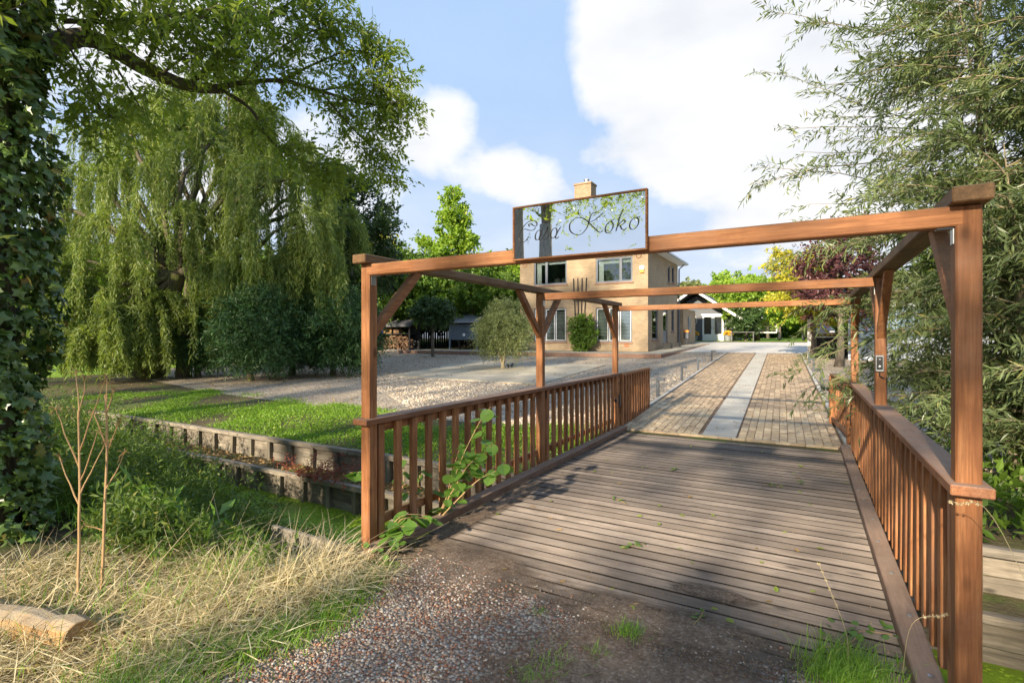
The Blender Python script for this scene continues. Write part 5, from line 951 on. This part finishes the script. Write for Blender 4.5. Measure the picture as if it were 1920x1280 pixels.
# ------------------------------------------------------------------ tall roadside trees behind the camera: seen in the mirror, they dapple the light
road = [(-9.0, -10.2, 24, .26, 6.0), (-7.75, -10.0, 27, .24, 6.2), (1.4, -12.0, 24, .3, 6.5), (5.0, -11.0, 21, .3, 6.0), (10.0, -12.5, 22, .3, 6.0), (-14.5, -11.5, 28, .28, 5.5), (-20.5, -10.5, 28, .28, 5.0), (-27.0, -12, 21, .3, 5.0), (14, -11, 20, .3, 5.0), (-17.6, -13.5, 29, .3, 7.0)]
rl = ('first', 'second', 'third', 'fourth', 'fifth', 'sixth', 'seventh', 'eighth', 'ninth', 'tenth')
for i, (x, y, h, r, z0) in enumerate(road):
    t = thing('roadside_tree', ('forked grey trunk' if i == 1 else 'tall grey-trunked tree') + ' of the roadside row opposite the bridge, seen in the mirror board' if i < 2 else 'tall tree of the roadside row opposite the bridge, number %s' % rl[i], 'tree', (x, y, 0), 0, 'roadside trees opposite the bridge')
    mb = MB(); fk = 5.6 if i == 1 else z0+1.5
    mb.tube(wobble((0, 0, -.2), (0, 0, fk), 6, .02), np.linspace(r*1.3, r*.9, 6), 10); TO = []; LOW = []
    nb = 46 if h > 27 else 26
    for s in (-1, 1): mb.tube(wobble((0, 0, fk-.1), (s*1.3, s*.4, h*.8), 7, .06), np.linspace(r*.62, r*.2, 7), 8)
    for j in range(nb):
        f = (j+.5)/nb; zz = fk+(h*.82-fk)*f; az = j*2.4+i; rr = (2.9*(1-(.1 if h > 27 else .45)*f))*rng.uniform(.6, 1.2); p0 = np.array([(.1 if j % 2 else -.1)+(1 if j % 2 else -1)*1.2*max(0, f), 0, zz]); e = p0+np.array([math.cos(az)*rr, math.sin(az)*rr, rr*rng.uniform(.2, .9)])
        B = wobble(p0, e, 5, .15); mb.tube(B, np.linspace(r*.22, .02, 5), 5, False)
        m = 22
        q = B[rng.integers(1, 5, m)]+rng.normal(0, .52, (m, 3)); TO.append(q)
    if i == 2:   # unseen boughs added to throw dappled shade on deck and driveway
        for k in range(7): q0 = np.array([-2.6-.5*k, rng.uniform(-1, 1), 8.6+.6*(k % 4)]); B = wobble((0, 0, 7.5), q0, 6, .1); mb.tube(B, np.linspace(.07, .02, 6), 5, False); TO.append(q0+rng.normal(0, 1, (30, 3))*[.75, .7, .5])
    if i == 2:  # low leaf clumps added out of view to shade the gravel before the deck
        for q0 in ((-4.3, 1.0, 5.5), (-3.3, .8, 5.75), (-2.3, 1.2, 5.5), (-1.4, .9, 5.9), (-3.0, .2, 6.3)): q0 = np.array(q0); B = wobble((0, 0, 6.9), q0, 6, .1, .02); mb.tube(B, np.linspace(.06, .015, 6), 5, False); TO.append(q0+rng.normal(0, 1, (30, 3))*[.5, .5, .26])
    if i == 2:   # low twigs that hang into the mirror's view
        for k in range(5): q0 = np.array([-5.7-.75*k, 1.0+.3*k, 7.4-.3*(k % 3)]); B = wobble((0, 0, 8.2), q0, 6, .1, .03); mb.tube(B, np.linspace(.06, .015, 6), 5, False); LOW.append(q0+rng.normal(0, 1, (120, 3))*[.55, .5, .66]-[0, 0, .35])
    mb.build('trunk', M['grey_bark'], t, smooth=True); TO = np.concatenate(TO); lv = [sprays(TO, rng.normal(0, 1, TO.shape), .5, 9, .21, .12, .3)]; lv += [sprays(np.concatenate(LOW), rng.normal(0, 1, (len(LOW)*120, 3)), .35, 10, .11, .045, .3)] if LOW else []; crown_from('crown', lv, M['ash_leaf'], t)

# ------------------------------------------------------------------ low growth
def blades(name, P, H, lean, w, mat, parent=None, segs=3, curl=.8, dirs=None):
    """curved grass blades, tapered to a point"""
    n = len(P); az = rng.uniform(0, 2*math.pi, n) if dirs is None else dirs; h = np.broadcast_to(H, (n,)); ln = np.broadcast_to(lean, (n,)); hd = np.stack([np.cos(az), np.sin(az), np.zeros(n)], 1); sd = np.stack([-np.sin(az+.6), np.cos(az+.6), np.zeros(n)], 1); k = 2*segs+1; V = np.empty((n, k, 3))
    for j in range(segs+1):
        s = j/segs; c = P+hd*(ln*s**(1+curl)*h)[:, None]; c = c.copy(); c[:, 2] += h*(s-.55*np.clip(ln, 0, 1.4)*s**(2+curl)*.7)
        if j == segs: V[:, k-1] = c
        else: ww = w*(1-.7*s)*.5; V[:, 2*j] = c+sd*ww; V[:, 2*j+1] = c-sd*ww
    b = (np.arange(n)*k)[:, None]; fs = []
    for j in range(segs-1): fs += [b+np.array([[2*j, 2*j+1, 2*j+3]]), b+np.array([[2*j, 2*j+3, 2*j+2]])]
    fs.append(b+np.array([[2*segs-2, 2*segs-1, 2*segs]])); Fc = np.concatenate(fs, 1).reshape(-1, 3)
    return link(name, poly_mesh(name, V.reshape(-1, 3), Fc), mat, parent)
def near(px, py): # ground point on the flat near bank
    t = EYE/((py-HOR)/F); d = FW+RT*((px-960)/F); return np.array([d[0]*t, d[1]*t, 0.0])
def zb(x, y): return np.array([bumpz(a, b) for a, b in zip(x, y)])
# bright mossy ground cover on the far bank, left and right of the bridge
n = 105000; x = rng.uniform(-19, -2.6, n); y = 5.93+rng.uniform(0, 1, n)**.9*3.6; lim = np.interp(x, [-19, -16, -9, -6, -3], [10.2, 9.6, 9.0, 8.6, 9.3])+rng.normal(0, .12, n)
pat = np.sin(x*1.3+.4)*np.sin(y*1.9+x*.35)+.5*np.sin(x*3.1+y*2.2); pat = pat-np.interp(x, [-19, -13, -11], [1.2, .5, 0])-.9*np.clip((y-7.6)/1.4, 0, 1)*(np.sin(x*.9+1)*.5+.5); ok = (y < lim) & (pat > -.62+rng.normal(0, .5, n)) & (x < np.interp(y, [5.9, 9.3], [-2.75, -3.25])); x, y = x[ok], y[ok]; n = len(x)
z = np.array([gz(b) for b in y])+rng.uniform(0, .045, n)*(1+.8*np.sin(x*2.1)*np.sin(y*2.7)); P = np.stack([x, y, z], 1)
tag(leaf_obj('ground_cover', P, rng.normal(0, .7, (n, 3))+[0, 0, .5], rng.normal(0, .5, (n, 3))+[0, 0, 1], rng.uniform(.022, .062, n), rng.uniform(.016, .034, n), M['cover_leaf']), 'bright green mossy ground cover on the bank above the timber wall', 'ground cover', kind='stuff')
# reeds, nettles and weeds on the near bank slope and in the ditch
n = 26000; x = rng.uniform(-14, -3.35, n); y = rng.uniform(1.9, 4.9, n); keep = (y < np.interp(x, [-13, -9, -6.5, -4.6, -3.3], [4.9, 4.6, 4.1, 3.6, 3.2])+rng.normal(0, .25, n)) & (y > 2.1+.25*np.sin(x*3)); x, y = x[keep], y[keep]; n = len(x); zz = np.maximum(zb(x, y), -.84); hgt = (.12+.5*rng.uniform(0, 1, n))*np.interp(x, [-13, -8.5, -6.5, -4.5, -3.3], [2.5, 1.7, .8, .5, .4])
O = np.stack([x, y, zz+rng.uniform(.0, 1, n)*hgt], 1); D = rng.normal(0, .5, (n, 3))+[0, 0, .55]
P, D2, N, LL, WW = sprays(O, D, .26, 6, .095, .026, .15, .9); tag(leaf_obj('bank_weeds', P, D2, N, LL, WW, M['weed_leaf']), 'tangled green weeds on the near bank below the ivy-clad tree', 'weeds', kind='stuff')
n = 5200; x = rng.uniform(-12, -3.3, n); y = rng.uniform(2.0, 4.6, n); k = y < np.interp(x, [-12, -8, -5, -3.3], [4.6, 4.0, 3.2, 3.1]); x, y = x[k], y[k]; tag(blades('bank_grass', np.stack([x, y, np.maximum(zb(x, y), -.85)], 1), rng.uniform(.2, .6, len(x))*np.interp(x, [-12, -8, -5], [1.5, 1.0, .6]), rng.uniform(.2, 1.3, len(x)), .009, M['green_grass']), 'long green grass blades among the weeds on the near bank', 'grass', kind='stuff')
# broad-leaved docks among the weeds
n = 420; x = rng.uniform(-8, -4.0, n); y = rng.uniform(2.3, 3.5, n); tag(leaf_obj('broad_weeds', np.stack([x, y, zb(x, y)+rng.uniform(.1, .5, n)], 1), rng.normal(0, .6, (n, 3))+[0, 0, .35], rng.normal(0, .4, (n, 3))+[0, 0, 1], rng.uniform(.14, .30, n), rng.uniform(.05, .10, n), M['hazel_leaf']), 'broad-leaved green weeds low on the near bank', 'weeds', kind='stuff')
# duckweed rafts: fine fronds over the water
n = 26000; x = rng.uniform(-12, 5.5, n); y = rng.uniform(3.2, 5.3, n); pat = np.sin(x*1.1)*np.sin(y*2.3+x*.4)+.4*np.sin(x*4.1)+rng.normal(0, .25, n); k = pat > -.25; x, y = x[k], y[k]; n = len(x); tag(leaf_obj('duckweed', np.stack([x, y, np.full(n, -.852)], 1), np.stack([rng.normal(size=n), rng.normal(size=n), np.zeros(n)], 1), np.tile([0, 0, 1.], (n, 1))+rng.normal(0, .06, (n, 3)), .035, .032, M['duckweed'], None, .0, .5), 'bright green duckweed floating on the ditch water', 'duckweed', kind='stuff')
# dry grass heap, straw and its green edge
def patch(px, py, spread, n): c = near(px, py); return c[:2]+rng.normal(0, 1, (n, 2))*spread
q = np.concatenate([patch(480, 1075, (.50, .2), 1300), patch(600, 1055, (.28, .15), 500), patch(330, 1150, (.42, .22), 500), patch(120, 1230, (.42, .24), 900), patch(60, 1110, (.6, .2), 700), patch(240, 1240, (.4, .2), 800), patch(410, 1190, (.25, .15), 300)]); k = (q[:, 0] < -2.5) & (q[:, 1] < 2.95); q = q[k]; n = len(q)
hh = rng.uniform(.06, .38, n)*np.interp(q[:, 1], [1.2, 1.9, 2.3, 2.7], [.3, .5, 1.0, .9]); P = np.column_stack([q, zb(q[:, 0], q[:, 1])-.01])
tag(blades('dry_grass', P, hh, rng.uniform(.2, 2.8, n), .0085, M['dry_grass'], segs=4, curl=.15), 'heap of pale dry grass left of the gravel drive', 'grass', kind='stuff')
q = np.concatenate([patch(470, 1090, (.5, .2), 110), patch(200, 1180, (.6, .3), 90), patch(60, 1150, (.5, .3), 80)]); q = q[(q[:, 0] < -2.75) & (q[:, 1] < 2.9)]; n = len(q); tag(blades('straw_stems', np.column_stack([q, np.zeros(n)]), rng.uniform(.25, .6, n), rng.uniform(.3, 1.8, n), .006, M['dry_grass'], segs=3, curl=-.35), 'long broken straw stems crossing over the dry grass', 'straw', kind='stuff')
n = 1500; q = np.concatenate([patch(380, 1120, (.6, .3), 260), patch(120, 1170, (.5, .35), 200)]); q = q[(q[:, 0] < -2.7) & (q[:, 1] < 2.6)]; n = len(q); tag(blades('young_grass', np.column_stack([q, np.zeros(n)]), rng.uniform(.05, .3, n), rng.uniform(.2, 1.2, n), .006, M['green_grass']), 'young green blades coming up through the straw', 'grass', kind='stuff')
n = 9000; x = rng.uniform(-4.9, -2.55, n); y = rng.uniform(.8, 2.75, n); a = rng.uniform(0, 6.28, n); Pm = np.stack([x, y, zb(x, y)+rng.uniform(.004, .07, n)], 1); dd = np.stack([np.cos(a), np.sin(a), rng.normal(0, .25, n)], 1); tag(leaf_obj('straw_litter', Pm, dd, rng.normal(0, .4, (n, 3))+[0, 0, 1], rng.uniform(.06, .32, n), .0055, M['dry_grass'], None, .1, .5), 'scattered straw lying on the soil left of the drive', 'straw', kind='stuff')
n = 4200; y = rng.uniform(1.0, 2.9, n); x = np.array([drive_edge(b) for b in y])-.06+rng.normal(0, .10, n)*np.interp(y, [1.3, 2.0, 2.8], [1.7, 1.1, .8]); hh = rng.uniform(.03, .16, n)*np.interp(y, [1.2, 1.9, 2.8], [1.25, .9, .35]); tag(blades('grass_verge', np.column_stack([x, y, np.zeros(n)]), hh, rng.uniform(.2, 1.3, n), .0055, M['green_grass']), 'strip of fresh green grass along the gravel drive', 'grass', kind='stuff')
def tuft(label, px, py, n, h, r):
    c = near(px, py); t = thing('grass_tuft', label, 'grass', c); q = rng.normal(0, r, (n, 2)); tag(blades('blades', np.column_stack([q, np.zeros(n)]), rng.uniform(.4, 1, n)*h, rng.uniform(.2, 1.3, n), .0045, M['green_grass'], t), kind='stuff')
for a in (('small grass tuft on the gravel before the first deck boards', 1178, 1190, 170, .10, .045), ('thick feathery grass tuft at the end of the right kerb beam', 1600, 1262, 900, .16, .10), ('sparse grass sprigs in the middle of the gravel', 1040, 1240, 90, .07, .06), ('little grass sprig right of the gravel centre', 1120, 1225, 60, .06, .03), ('grass sprig beside the twig on the gravel', 1030, 1265, 60, .06, .04), ('tiny grass sprig near the middle of the drive', 1010, 1150, 40, .05, .03), ('grass sprig low at the right of the drive', 985, 1272, 80, .08, .05), ('grass tuft in front of the right kerb beam, at its deck side', 1545, 1275, 240, .12, .06)): tuft(*a)
# two tall dead stalks with branching tops
def stalk(label, base, top, branches):
    t = thing('dead_stalk', label, 'plant', base); a = np.zeros(3); b = np.array(top)-base; P = wobble(a, b, 8, .03); mb = MB(); mb.tube(P, np.linspace(.011, .006, 8), 6); hd = MB()
    for f, pxpy in branches:
        k = f*7; i = min(6, int(k)); p0 = P[i]+(P[i+1]-P[i])*(k-i); e = np.array(pxpy)-base; B = wobble(p0, e, 6, .06); mb.tube(B, np.linspace(.0055, .0022, 6), 5)
        for j in range(9): q = B[-1]+rng.normal(0, .022, 3); hd.tube([B[-1], (B[-1]+q)/2+[0, 0, .008], q], [.0018, .0018, .003], 4)
    mb.build('stem', M['stalk'], t); tag(hd.build('seed_heads', M['litter_leaf'], t), kind='stuff')
s1 = near(147, 1125); s1[2] = 0; Z1 = float(s1@FW); s2 = near(190, 1108); Z2 = float(s2@FW)
stalk('taller dead plant stalk with forked top, left one of the pair', s1, pt(146, 770, Z1), [(.92, pt(142, 700, Z1)), (.95, pt(158, 705, Z1)), (.7, pt(104, 765, Z1)), (.78, pt(196, 718, Z1)), (.5, pt(112, 855, Z1)), (.62, pt(182, 810, Z1)), (.55, pt(200, 830, Z1))])
stalk('dead plant stalk with curled seed heads, right one of the pair', s2, pt(196, 740, Z2), [(.93, pt(200, 712, Z2)), (.9, pt(215, 730, Z2)), (.72, pt(175, 770, Z2)), (.7, pt(225, 790, Z2)), (.5, pt(232, 850, Z2)), (.3, pt(160, 985, Z2))])
# squared timber end lying in the straw
lb = near(60, 1195); lg = MB().tube([(-.62+.98*i/8, .01*math.sin(i*2.1), .075+.008*math.sin(i*1.7)) for i in range(9)], [.10+.008*math.sin(i*2.9) for i in range(9)], 11).build('timber_block', M['freshlog'], None, loc=(lb[0]-.02, lb[1]+.05, -.05), rot=(R(6), R(-2), R(12)), bevel=.004); tag(lg, 'short squared timber log lying in the straw at the lower left', 'log')
kn = MB().lathe([(.022, 0), (.02, .004)], k=10).build('bolt_hole', M['black_plastic'], lg, loc=(.02, -.091, .085), rot=(R(90), 0, 0))
# red dead dock hanging over the lower wall
db_ = np.array([-6.6, 5.3, -.45]); dk = thing('red_dock', 'rust-red dead dock plant sprawling over the lower timber wall', 'plant', db_); mb = MB(); TO = []
for i in range(16): e = np.array([rng.uniform(-.9, 1.0), rng.uniform(-.25, .3), rng.uniform(.1, .5)]); B = wobble((rng.normal(0, .15), 0, 0), e, 6, .1, .1); mb.tube(B, np.linspace(.006, .002, 6), 4); TO += [B[rng.integers(2, 6)]+rng.normal(0, .03, 3) for j in range(22)]
mb.build('stems', M['red_stem'], dk); TO = np.array(TO); crown_from('seed_heads', [sprays(TO, rng.normal(0, 1, TO.shape), .09, 6, .03, .016, .2)], M['red_stem'], dk)
# leafy hazel sprouts growing through the left railing
big = MB()
def big_leaf():
    V = [(0, 0, 0)]; Fs = []; out = [(.30, .10), (.47, .30), (.46, .55), (.30, .80), (.0, 1.0)]
    mid_ = [(0, .12, -.02), (0, .34, -.05), (0, .58, -.06), (0, .8, -.04)]
    R_ = [(a, b, .05*a*2) for a, b in out[:4]]; L_ = [(-a, b, .05*a*2) for a, b in out[:4]]; V = [(0, 0, 0)]+mid_+[(0, 1, .0)]+R_+L_
    for s in (6, 10): Fs += [(0, s, 1), (1, s, s+1, 2), (2, s+1, s+2, 3), (3, s+2, s+3, 4), (4, s+3, 5)]
    return poly_mesh('leaf', V, [f if s_ else f for f in Fs for s_ in (1,)])
bl = big_leaf()
def sprout(label, root, stems_, nleaf, size):
    g = thing('hazel_sprout', label, 'plant', root); mb = MB()
    for pts in stems_:
        C = cr([np.array(p)-root for p in pts], 6); mb.tube(C, np.linspace(.006, .002, len(C)), 5)
        for i in range(nleaf):
            s = (i+.6)/nleaf*(len(C)-1); k = min(len(C)-2, int(s)); q = C[k]+(C[k+1]-C[k])*(s-k); az = i*2.5+rng.normal(0, .5); L = size*rng.uniform(.65, 1.15)
            link('leaf', bl, M['hazel_leaf'], g, q+rng.normal(0, .008, 3), (rng.normal(-.35, .3), rng.normal(0, .3), az)).scale = (L*.95, L, L)
    mb.build('stem', M['stalk'], g)
vr = np.array([-2.96, 3.72, .0])
sprout('tall leafy hazel sprout climbing the left railing', vr, [[vr, pt(838, 930, 4.75), pt(870, 850, 4.8), pt(900, 790, 4.85), pt(920, 762, 4.9)], [vr, pt(865, 905, 4.75), pt(895, 865, 4.75), pt(925, 830, 4.8)], [vr, pt(860, 900, 4.7), pt(880, 870, 4.7), pt(905, 850, 4.75)], [vr, pt(890, 905, 4.7), pt(925, 885, 4.8), pt(945, 870, 4.85)], [vr+[0, .1, 0], pt(850, 880, 4.8), pt(865, 830, 4.85)]], 15, .135)
vr2 = np.array([-2.99, 3.22, .02])
sprout('low hazel sprout spreading over the left kerb beam', vr2, [[vr2, pt(735, 985, 4.15), pt(760, 965, 4.2), pt(800, 965, 4.3)], [vr2, pt(750, 975, 4.15), pt(790, 970, 4.25), pt(825, 975, 4.3)], [vr2, pt(730, 1005, 4.05), pt(735, 1025, 4.0)], [vr2, pt(745, 990, 4.1), pt(770, 985, 4.1)]], 10, .125)
vr3 = np.array([-3.25, 3.45, -.3])
sprout('pale hazel sprout behind the first slats of the left railing', vr3, [[vr3, pt(745, 950, 4.5), pt(757, 900, 4.55), pt(755, 855, 4.6)], [vr3, pt(775, 940, 4.6), pt(788, 890, 4.7), pt(795, 880, 4.7)], [vr3, pt(700, 900, 4.4), pt(655, 885, 4.4)]], 10, .11)
# ivy runners at the right kerb
ir = near(1600, 1225); iv = thing('ivy_runner', 'grey-green ivy runner creeping over the deck by the right kerb beam', 'plant', ir)
for i in range(20): q = np.array([rng.uniform(-.16, .22), rng.uniform(-.05, .34), rng.uniform(.01, .06)]); link('leaf', bl, M['yew_leaf'], iv, q, (rng.normal(0, .3), rng.normal(0, .3), rng.uniform(0, 6.28))).scale = (.042, .042, .042)
MB().tube(cr([(-.15, -.05, .012), (0, .1, .016), (.05, .25, .014), (.2, .3, .012)], 5), .0025, 5).build('stem', M['stalk'], iv)
iv2 = thing('ivy_runner', 'small ivy clump at the foot of the left front post', 'plant', near(700, 1045)); 
for i in range(26): q = np.array([rng.uniform(-.25, .22), rng.uniform(-.12, .14), rng.uniform(.01, .13)]); link('leaf', bl, M['yew_leaf'], iv2, q, (rng.normal(0, .5), rng.normal(0, .4), rng.uniform(0, 6.28))).scale = (.05, .05, .05)
# seeding grass stems at the lower right
def grass_stem(label, a, m, b):
    g = thing('seeding_grass', label, 'grass', a); C = cr([np.array(q)-a for q in (a, m, b)], 8); MB().tube(C, np.linspace(.0016, .0009, len(C)), 4).build('stem', M['dry_grass'], g); T = C[-1]-C[-4]; O = np.repeat(C[-6:], 5, 0); crown_from('seed_head', [sprays(O, np.tile(T, (len(O), 1))+rng.normal(0, .01, (len(O), 3)), .012, 3, .011, .004, .1)], M['dry_grass'], g)
grass_stem('thin seeding grass plant arching across the right front post', np.array([1.02, 2.7, -.1]), pt(1880, 1000, 2.0), pt(1786, 940, 1.95)); grass_stem('thin dry grass stem before the deck at the right', near(1590, 1250), pt(1585, 1180, 2.5), pt(1537, 1060, 2.55)); grass_stem('dry grass stem bending over the right kerb beam', near(1690, 1275), pt(1710, 1170, 2.3), pt(1772, 1152, 2.3))
# soil washed over the first boards, leaf litter and small things on the deck
def dirt_patch(label_, cx, cy, rx, ry, z):
    V = [(0, 0, .006)]; n = 26; SX_, SY_ = rx*1.45, ry*1.45
    for k, (s, h) in enumerate(((.55, .005), (1.0, .0015))):
        for i in range(n): a = 2*math.pi*i/n; r = s*(1+.22*math.sin(3*a+cx*9)+.12*math.sin(7*a)); V.append((1.0*r*math.cos(a), 1.0*r*math.sin(a), h))
    Fs = [(0, 1+i, 1+(i+1) % n) for i in range(n)]+[(1+i, 1+n+i, 1+n+(i+1) % n, 1+(i+1) % n) for i in range(n)]
    o = link('dirt_patch', poly_mesh('dirt_patch', V, Fs), M['dirt_film'], None, (cx, cy, z)); o.scale = (SX_, SY_, 1); tag(o, label_, 'dirt', kind='stuff')
dirt_patch('brown dirt washed over the near left deck corner', -2.25, 3.05, .62, .42, .004); dirt_patch('brown dirt on the first boards in the middle of the deck', -.75, 3.05, .75, .26, .004); dirt_patch('small spill of dirt and grit on the deck boards', -.55, 3.62, .26, .10, .003); dirt_patch('bare brown soil in the middle of the gravel drive', -.55, 2.35, .95, .55, .009); dirt_patch('line of dirt along the left kerb beam', -2.72, 4.3, .12, 1.1, .003)
sh_ = big_leaf(); k_ = 0
for i in range(64):
    x = rng.uniform(-2.75, .4); y = 3.1+rng.uniform(0, 1)**1.2*6.0; o = link('fallen_leaf', bl, None, None, (x, y, .008), (rng.normal(0, .15), rng.normal(0, .15), rng.uniform(0, 6.28)))
    s = rng.uniform(.035, .07); o.scale = (s*rng.uniform(.35, .8), s, s); o.material_slots[0].link = 'OBJECT'; o.material_slots[0].material = M['fallen_green'] if i % 3 else M['litter_leaf']
    tag(o, 'small fallen green leaf lying on the bridge deck' if i % 3 else 'small withered brown leaf lying on the bridge deck', 'leaf', 'fallen green leaves on the deck' if i % 3 else 'withered brown leaves on the deck')
for i, (px, py) in enumerate(((1185, 1025), (1450, 912), (1310, 1160), (1262, 882), (1160, 940), (1500, 905))):
    c = near(px, py); g = thing('fallen_twig', 'leafy twig fallen on the deck, %s' % ('the large one near the middle', 'yellowish one far right of centre', 'withered one on the near boards', 'small one toward the driveway', 'thin one by the left kerb beam', 'small one nearest the right kerb beam')[i], 'twig', c+[0, 0, .008], rng.uniform(0, 6)); MB().tube([(-.1, 0, .004), (0, .01, .006), (.1, 0, .004)], .0025, 5).build('stem', M['stalk'], g)
    for j in range(12 if i == 0 else 7): link('leaf', bl, M['hazel_leaf'], g, (-.08+.16*j/(11 if i == 0 else 6), rng.normal(0, .005), rng.uniform(.002, .02)), (rng.normal(0, .3), rng.normal(0, .3), rng.uniform(0, 6.28))).scale = (.022, .05, .05)
n = 3200; x = rng.uniform(-2.8, .4, n); y = np.where(rng.uniform(0, 1, n) < .7, 2.9+rng.normal(0, .5, n), rng.uniform(3, 9.2, n)); P = np.stack([x, y, np.where(y < 3.2, .013, .004)], 1); tag(leaf_obj('deck_crumbs', P, np.stack([rng.normal(size=n), rng.normal(size=n), np.abs(rng.normal(0, .3, n))], 1), np.tile([0, 0, 1.], (n, 1)), rng.uniform(.004, .016, n), rng.uniform(.003, .008, n), M['litter_leaf']), 'crumbs of bark and soil on the deck boards', 'litter', kind='stuff')
n = 2600; px_ = rng.uniform(-30, -3.4, n); py_ = rng.uniform(9, 29, n); P = np.stack([px_, py_, np.array([gz(b) for b in py_])+.018], 1); tag(leaf_obj('yard_litter', P, np.stack([rng.normal(size=n), rng.normal(size=n), np.abs(rng.normal(0, .4, n))], 1), rng.normal(0, .4, (n, 3))+[0, 0, 1], rng.uniform(.05, .11, n), rng.uniform(.03, .06, n), M['litter_leaf']), 'fallen leaves scattered over the gravel yard', 'leaves', kind='stuff')
n = 1500; y = rng.uniform(9.3, 30, n); x = rng.uniform(0, 1, n)*3.5-3.0-.037*(y-9.2); tag(leaf_obj('driveway_litter', np.stack([x, y, np.array([gz(b) for b in y])+.034], 1), np.stack([rng.normal(size=n), rng.normal(size=n), np.abs(rng.normal(0, .3, n))], 1), rng.normal(0, .3, (n, 3))+[0, 0, 1], rng.uniform(.02, .06, n), rng.uniform(.01, .03, n), M['litter_leaf']), 'dry leaves and crumbs on the paved driveway', 'leaves', kind='stuff')
n = 1100; P = np.stack([rng.uniform(-12.3, -3.3, n), rng.uniform(5.43, 5.83, n), np.full(n, -.485)], 1); tag(leaf_obj('ledge_litter', P, rng.normal(0, 1, (n, 3))*[1, 1, .3], rng.normal(0, .3, (n, 3))+[0, 0, 1], rng.uniform(.04, .09, n), rng.uniform(.03, .05, n), M['litter_leaf']), 'brown leaves lying on the ledge between the two timber walls', 'leaves', kind='stuff')
# real pebbles
def pebbles(name, label, P, r, mat):
    n = len(P); t = (1+5**.5)/2; base = unit(np.array([(-1, t, 0), (1, t, 0), (-1, -t, 0), (1, -t, 0), (0, -1, t), (0, 1, t), (0, -1, -t), (0, 1, -t), (t, 0, -1), (t, 0, 1), (-t, 0, -1), (-t, 0, 1)], float)); Fi = np.array([(0,11,5),(0,5,1),(0,1,7),(0,7,10),(0,10,11),(1,5,9),(5,11,4),(11,10,2),(10,7,6),(7,1,8),(3,9,4),(3,4,2),(3,2,6),(3,6,8),(3,8,9),(4,9,5),(2,4,11),(6,2,10),(8,6,7),(9,8,1)])
    a = rng.uniform(0, 6.28, n); sc = r[:, None]*rng.uniform(.6, 1.25, (n, 3))*[1.1, .9, .6]; V = base[None]*(1+rng.normal(0, .09, (n, 12, 1)))*sc[:, None, :]; c, s = np.cos(a)[:, None], np.sin(a)[:, None]; X = V[..., 0]*c-V[..., 1]*s; Y = V[..., 0]*s+V[..., 1]*c; V = np.stack([X, Y, V[..., 2]], -1)+P[:, None, :]
    tag(link(name, poly_mesh(name, V.reshape(-1, 3), (Fi[None]+(np.arange(n)*12)[:, None, None]).reshape(-1, 3)), mat, smooth=True), label, 'gravel', kind='stuff')
n = 36000; x = rng.uniform(-3.0, .3, n); y = rng.uniform(1.1, 3.25, n); e = np.array([drive_edge(b) for b in y]); band = (x-e); dens = np.clip(1.3-band*.95, .3, 1)*np.where(y > 2.95, np.clip(1-(y-2.95)*4, 0, 1)*.5, 1); k = (band > -.08+rng.normal(0, .06, n)) & (rng.uniform(0, 1, n) < dens); x, y = x[k], y[k]; pebbles('pebbles', 'reddish and pale pebbles of the gravel drive before the bridge', np.stack([x, y, np.full(len(x), .009)], 1), rng.uniform(.18, 1, len(x))**1.4*.0115*np.clip(1.5-band[k]*.5, .7, 1), M['pebble'])
n = 15000; t_ = rng.uniform(0, 1, n)**1.6; y = 8.8+t_*11; x = -3.3-rng.uniform(0, 1, n)*(4+t_*16); k = x > np.array([gl(b) for b in y])+.2; x, y = x[k], y[k]; pebbles('yard_stones', 'loose beige stones lying over the gravel yard', np.stack([x, y, np.array([gz(b) for b in y])+.012], 1), rng.uniform(.014, .034, len(x)), M['yard_pebble'])
n = 2500; y = 7.5+rng.uniform(0, 1, n)*9; x = .75+rng.uniform(0, 1, n)*3.5; pebbles('verge_stones', 'loose beige stones right of the driveway under the osier', np.stack([x, y, np.array([gz(b) for b in y])+.012], 1), rng.uniform(.014, .034, n), M['yard_pebble'])
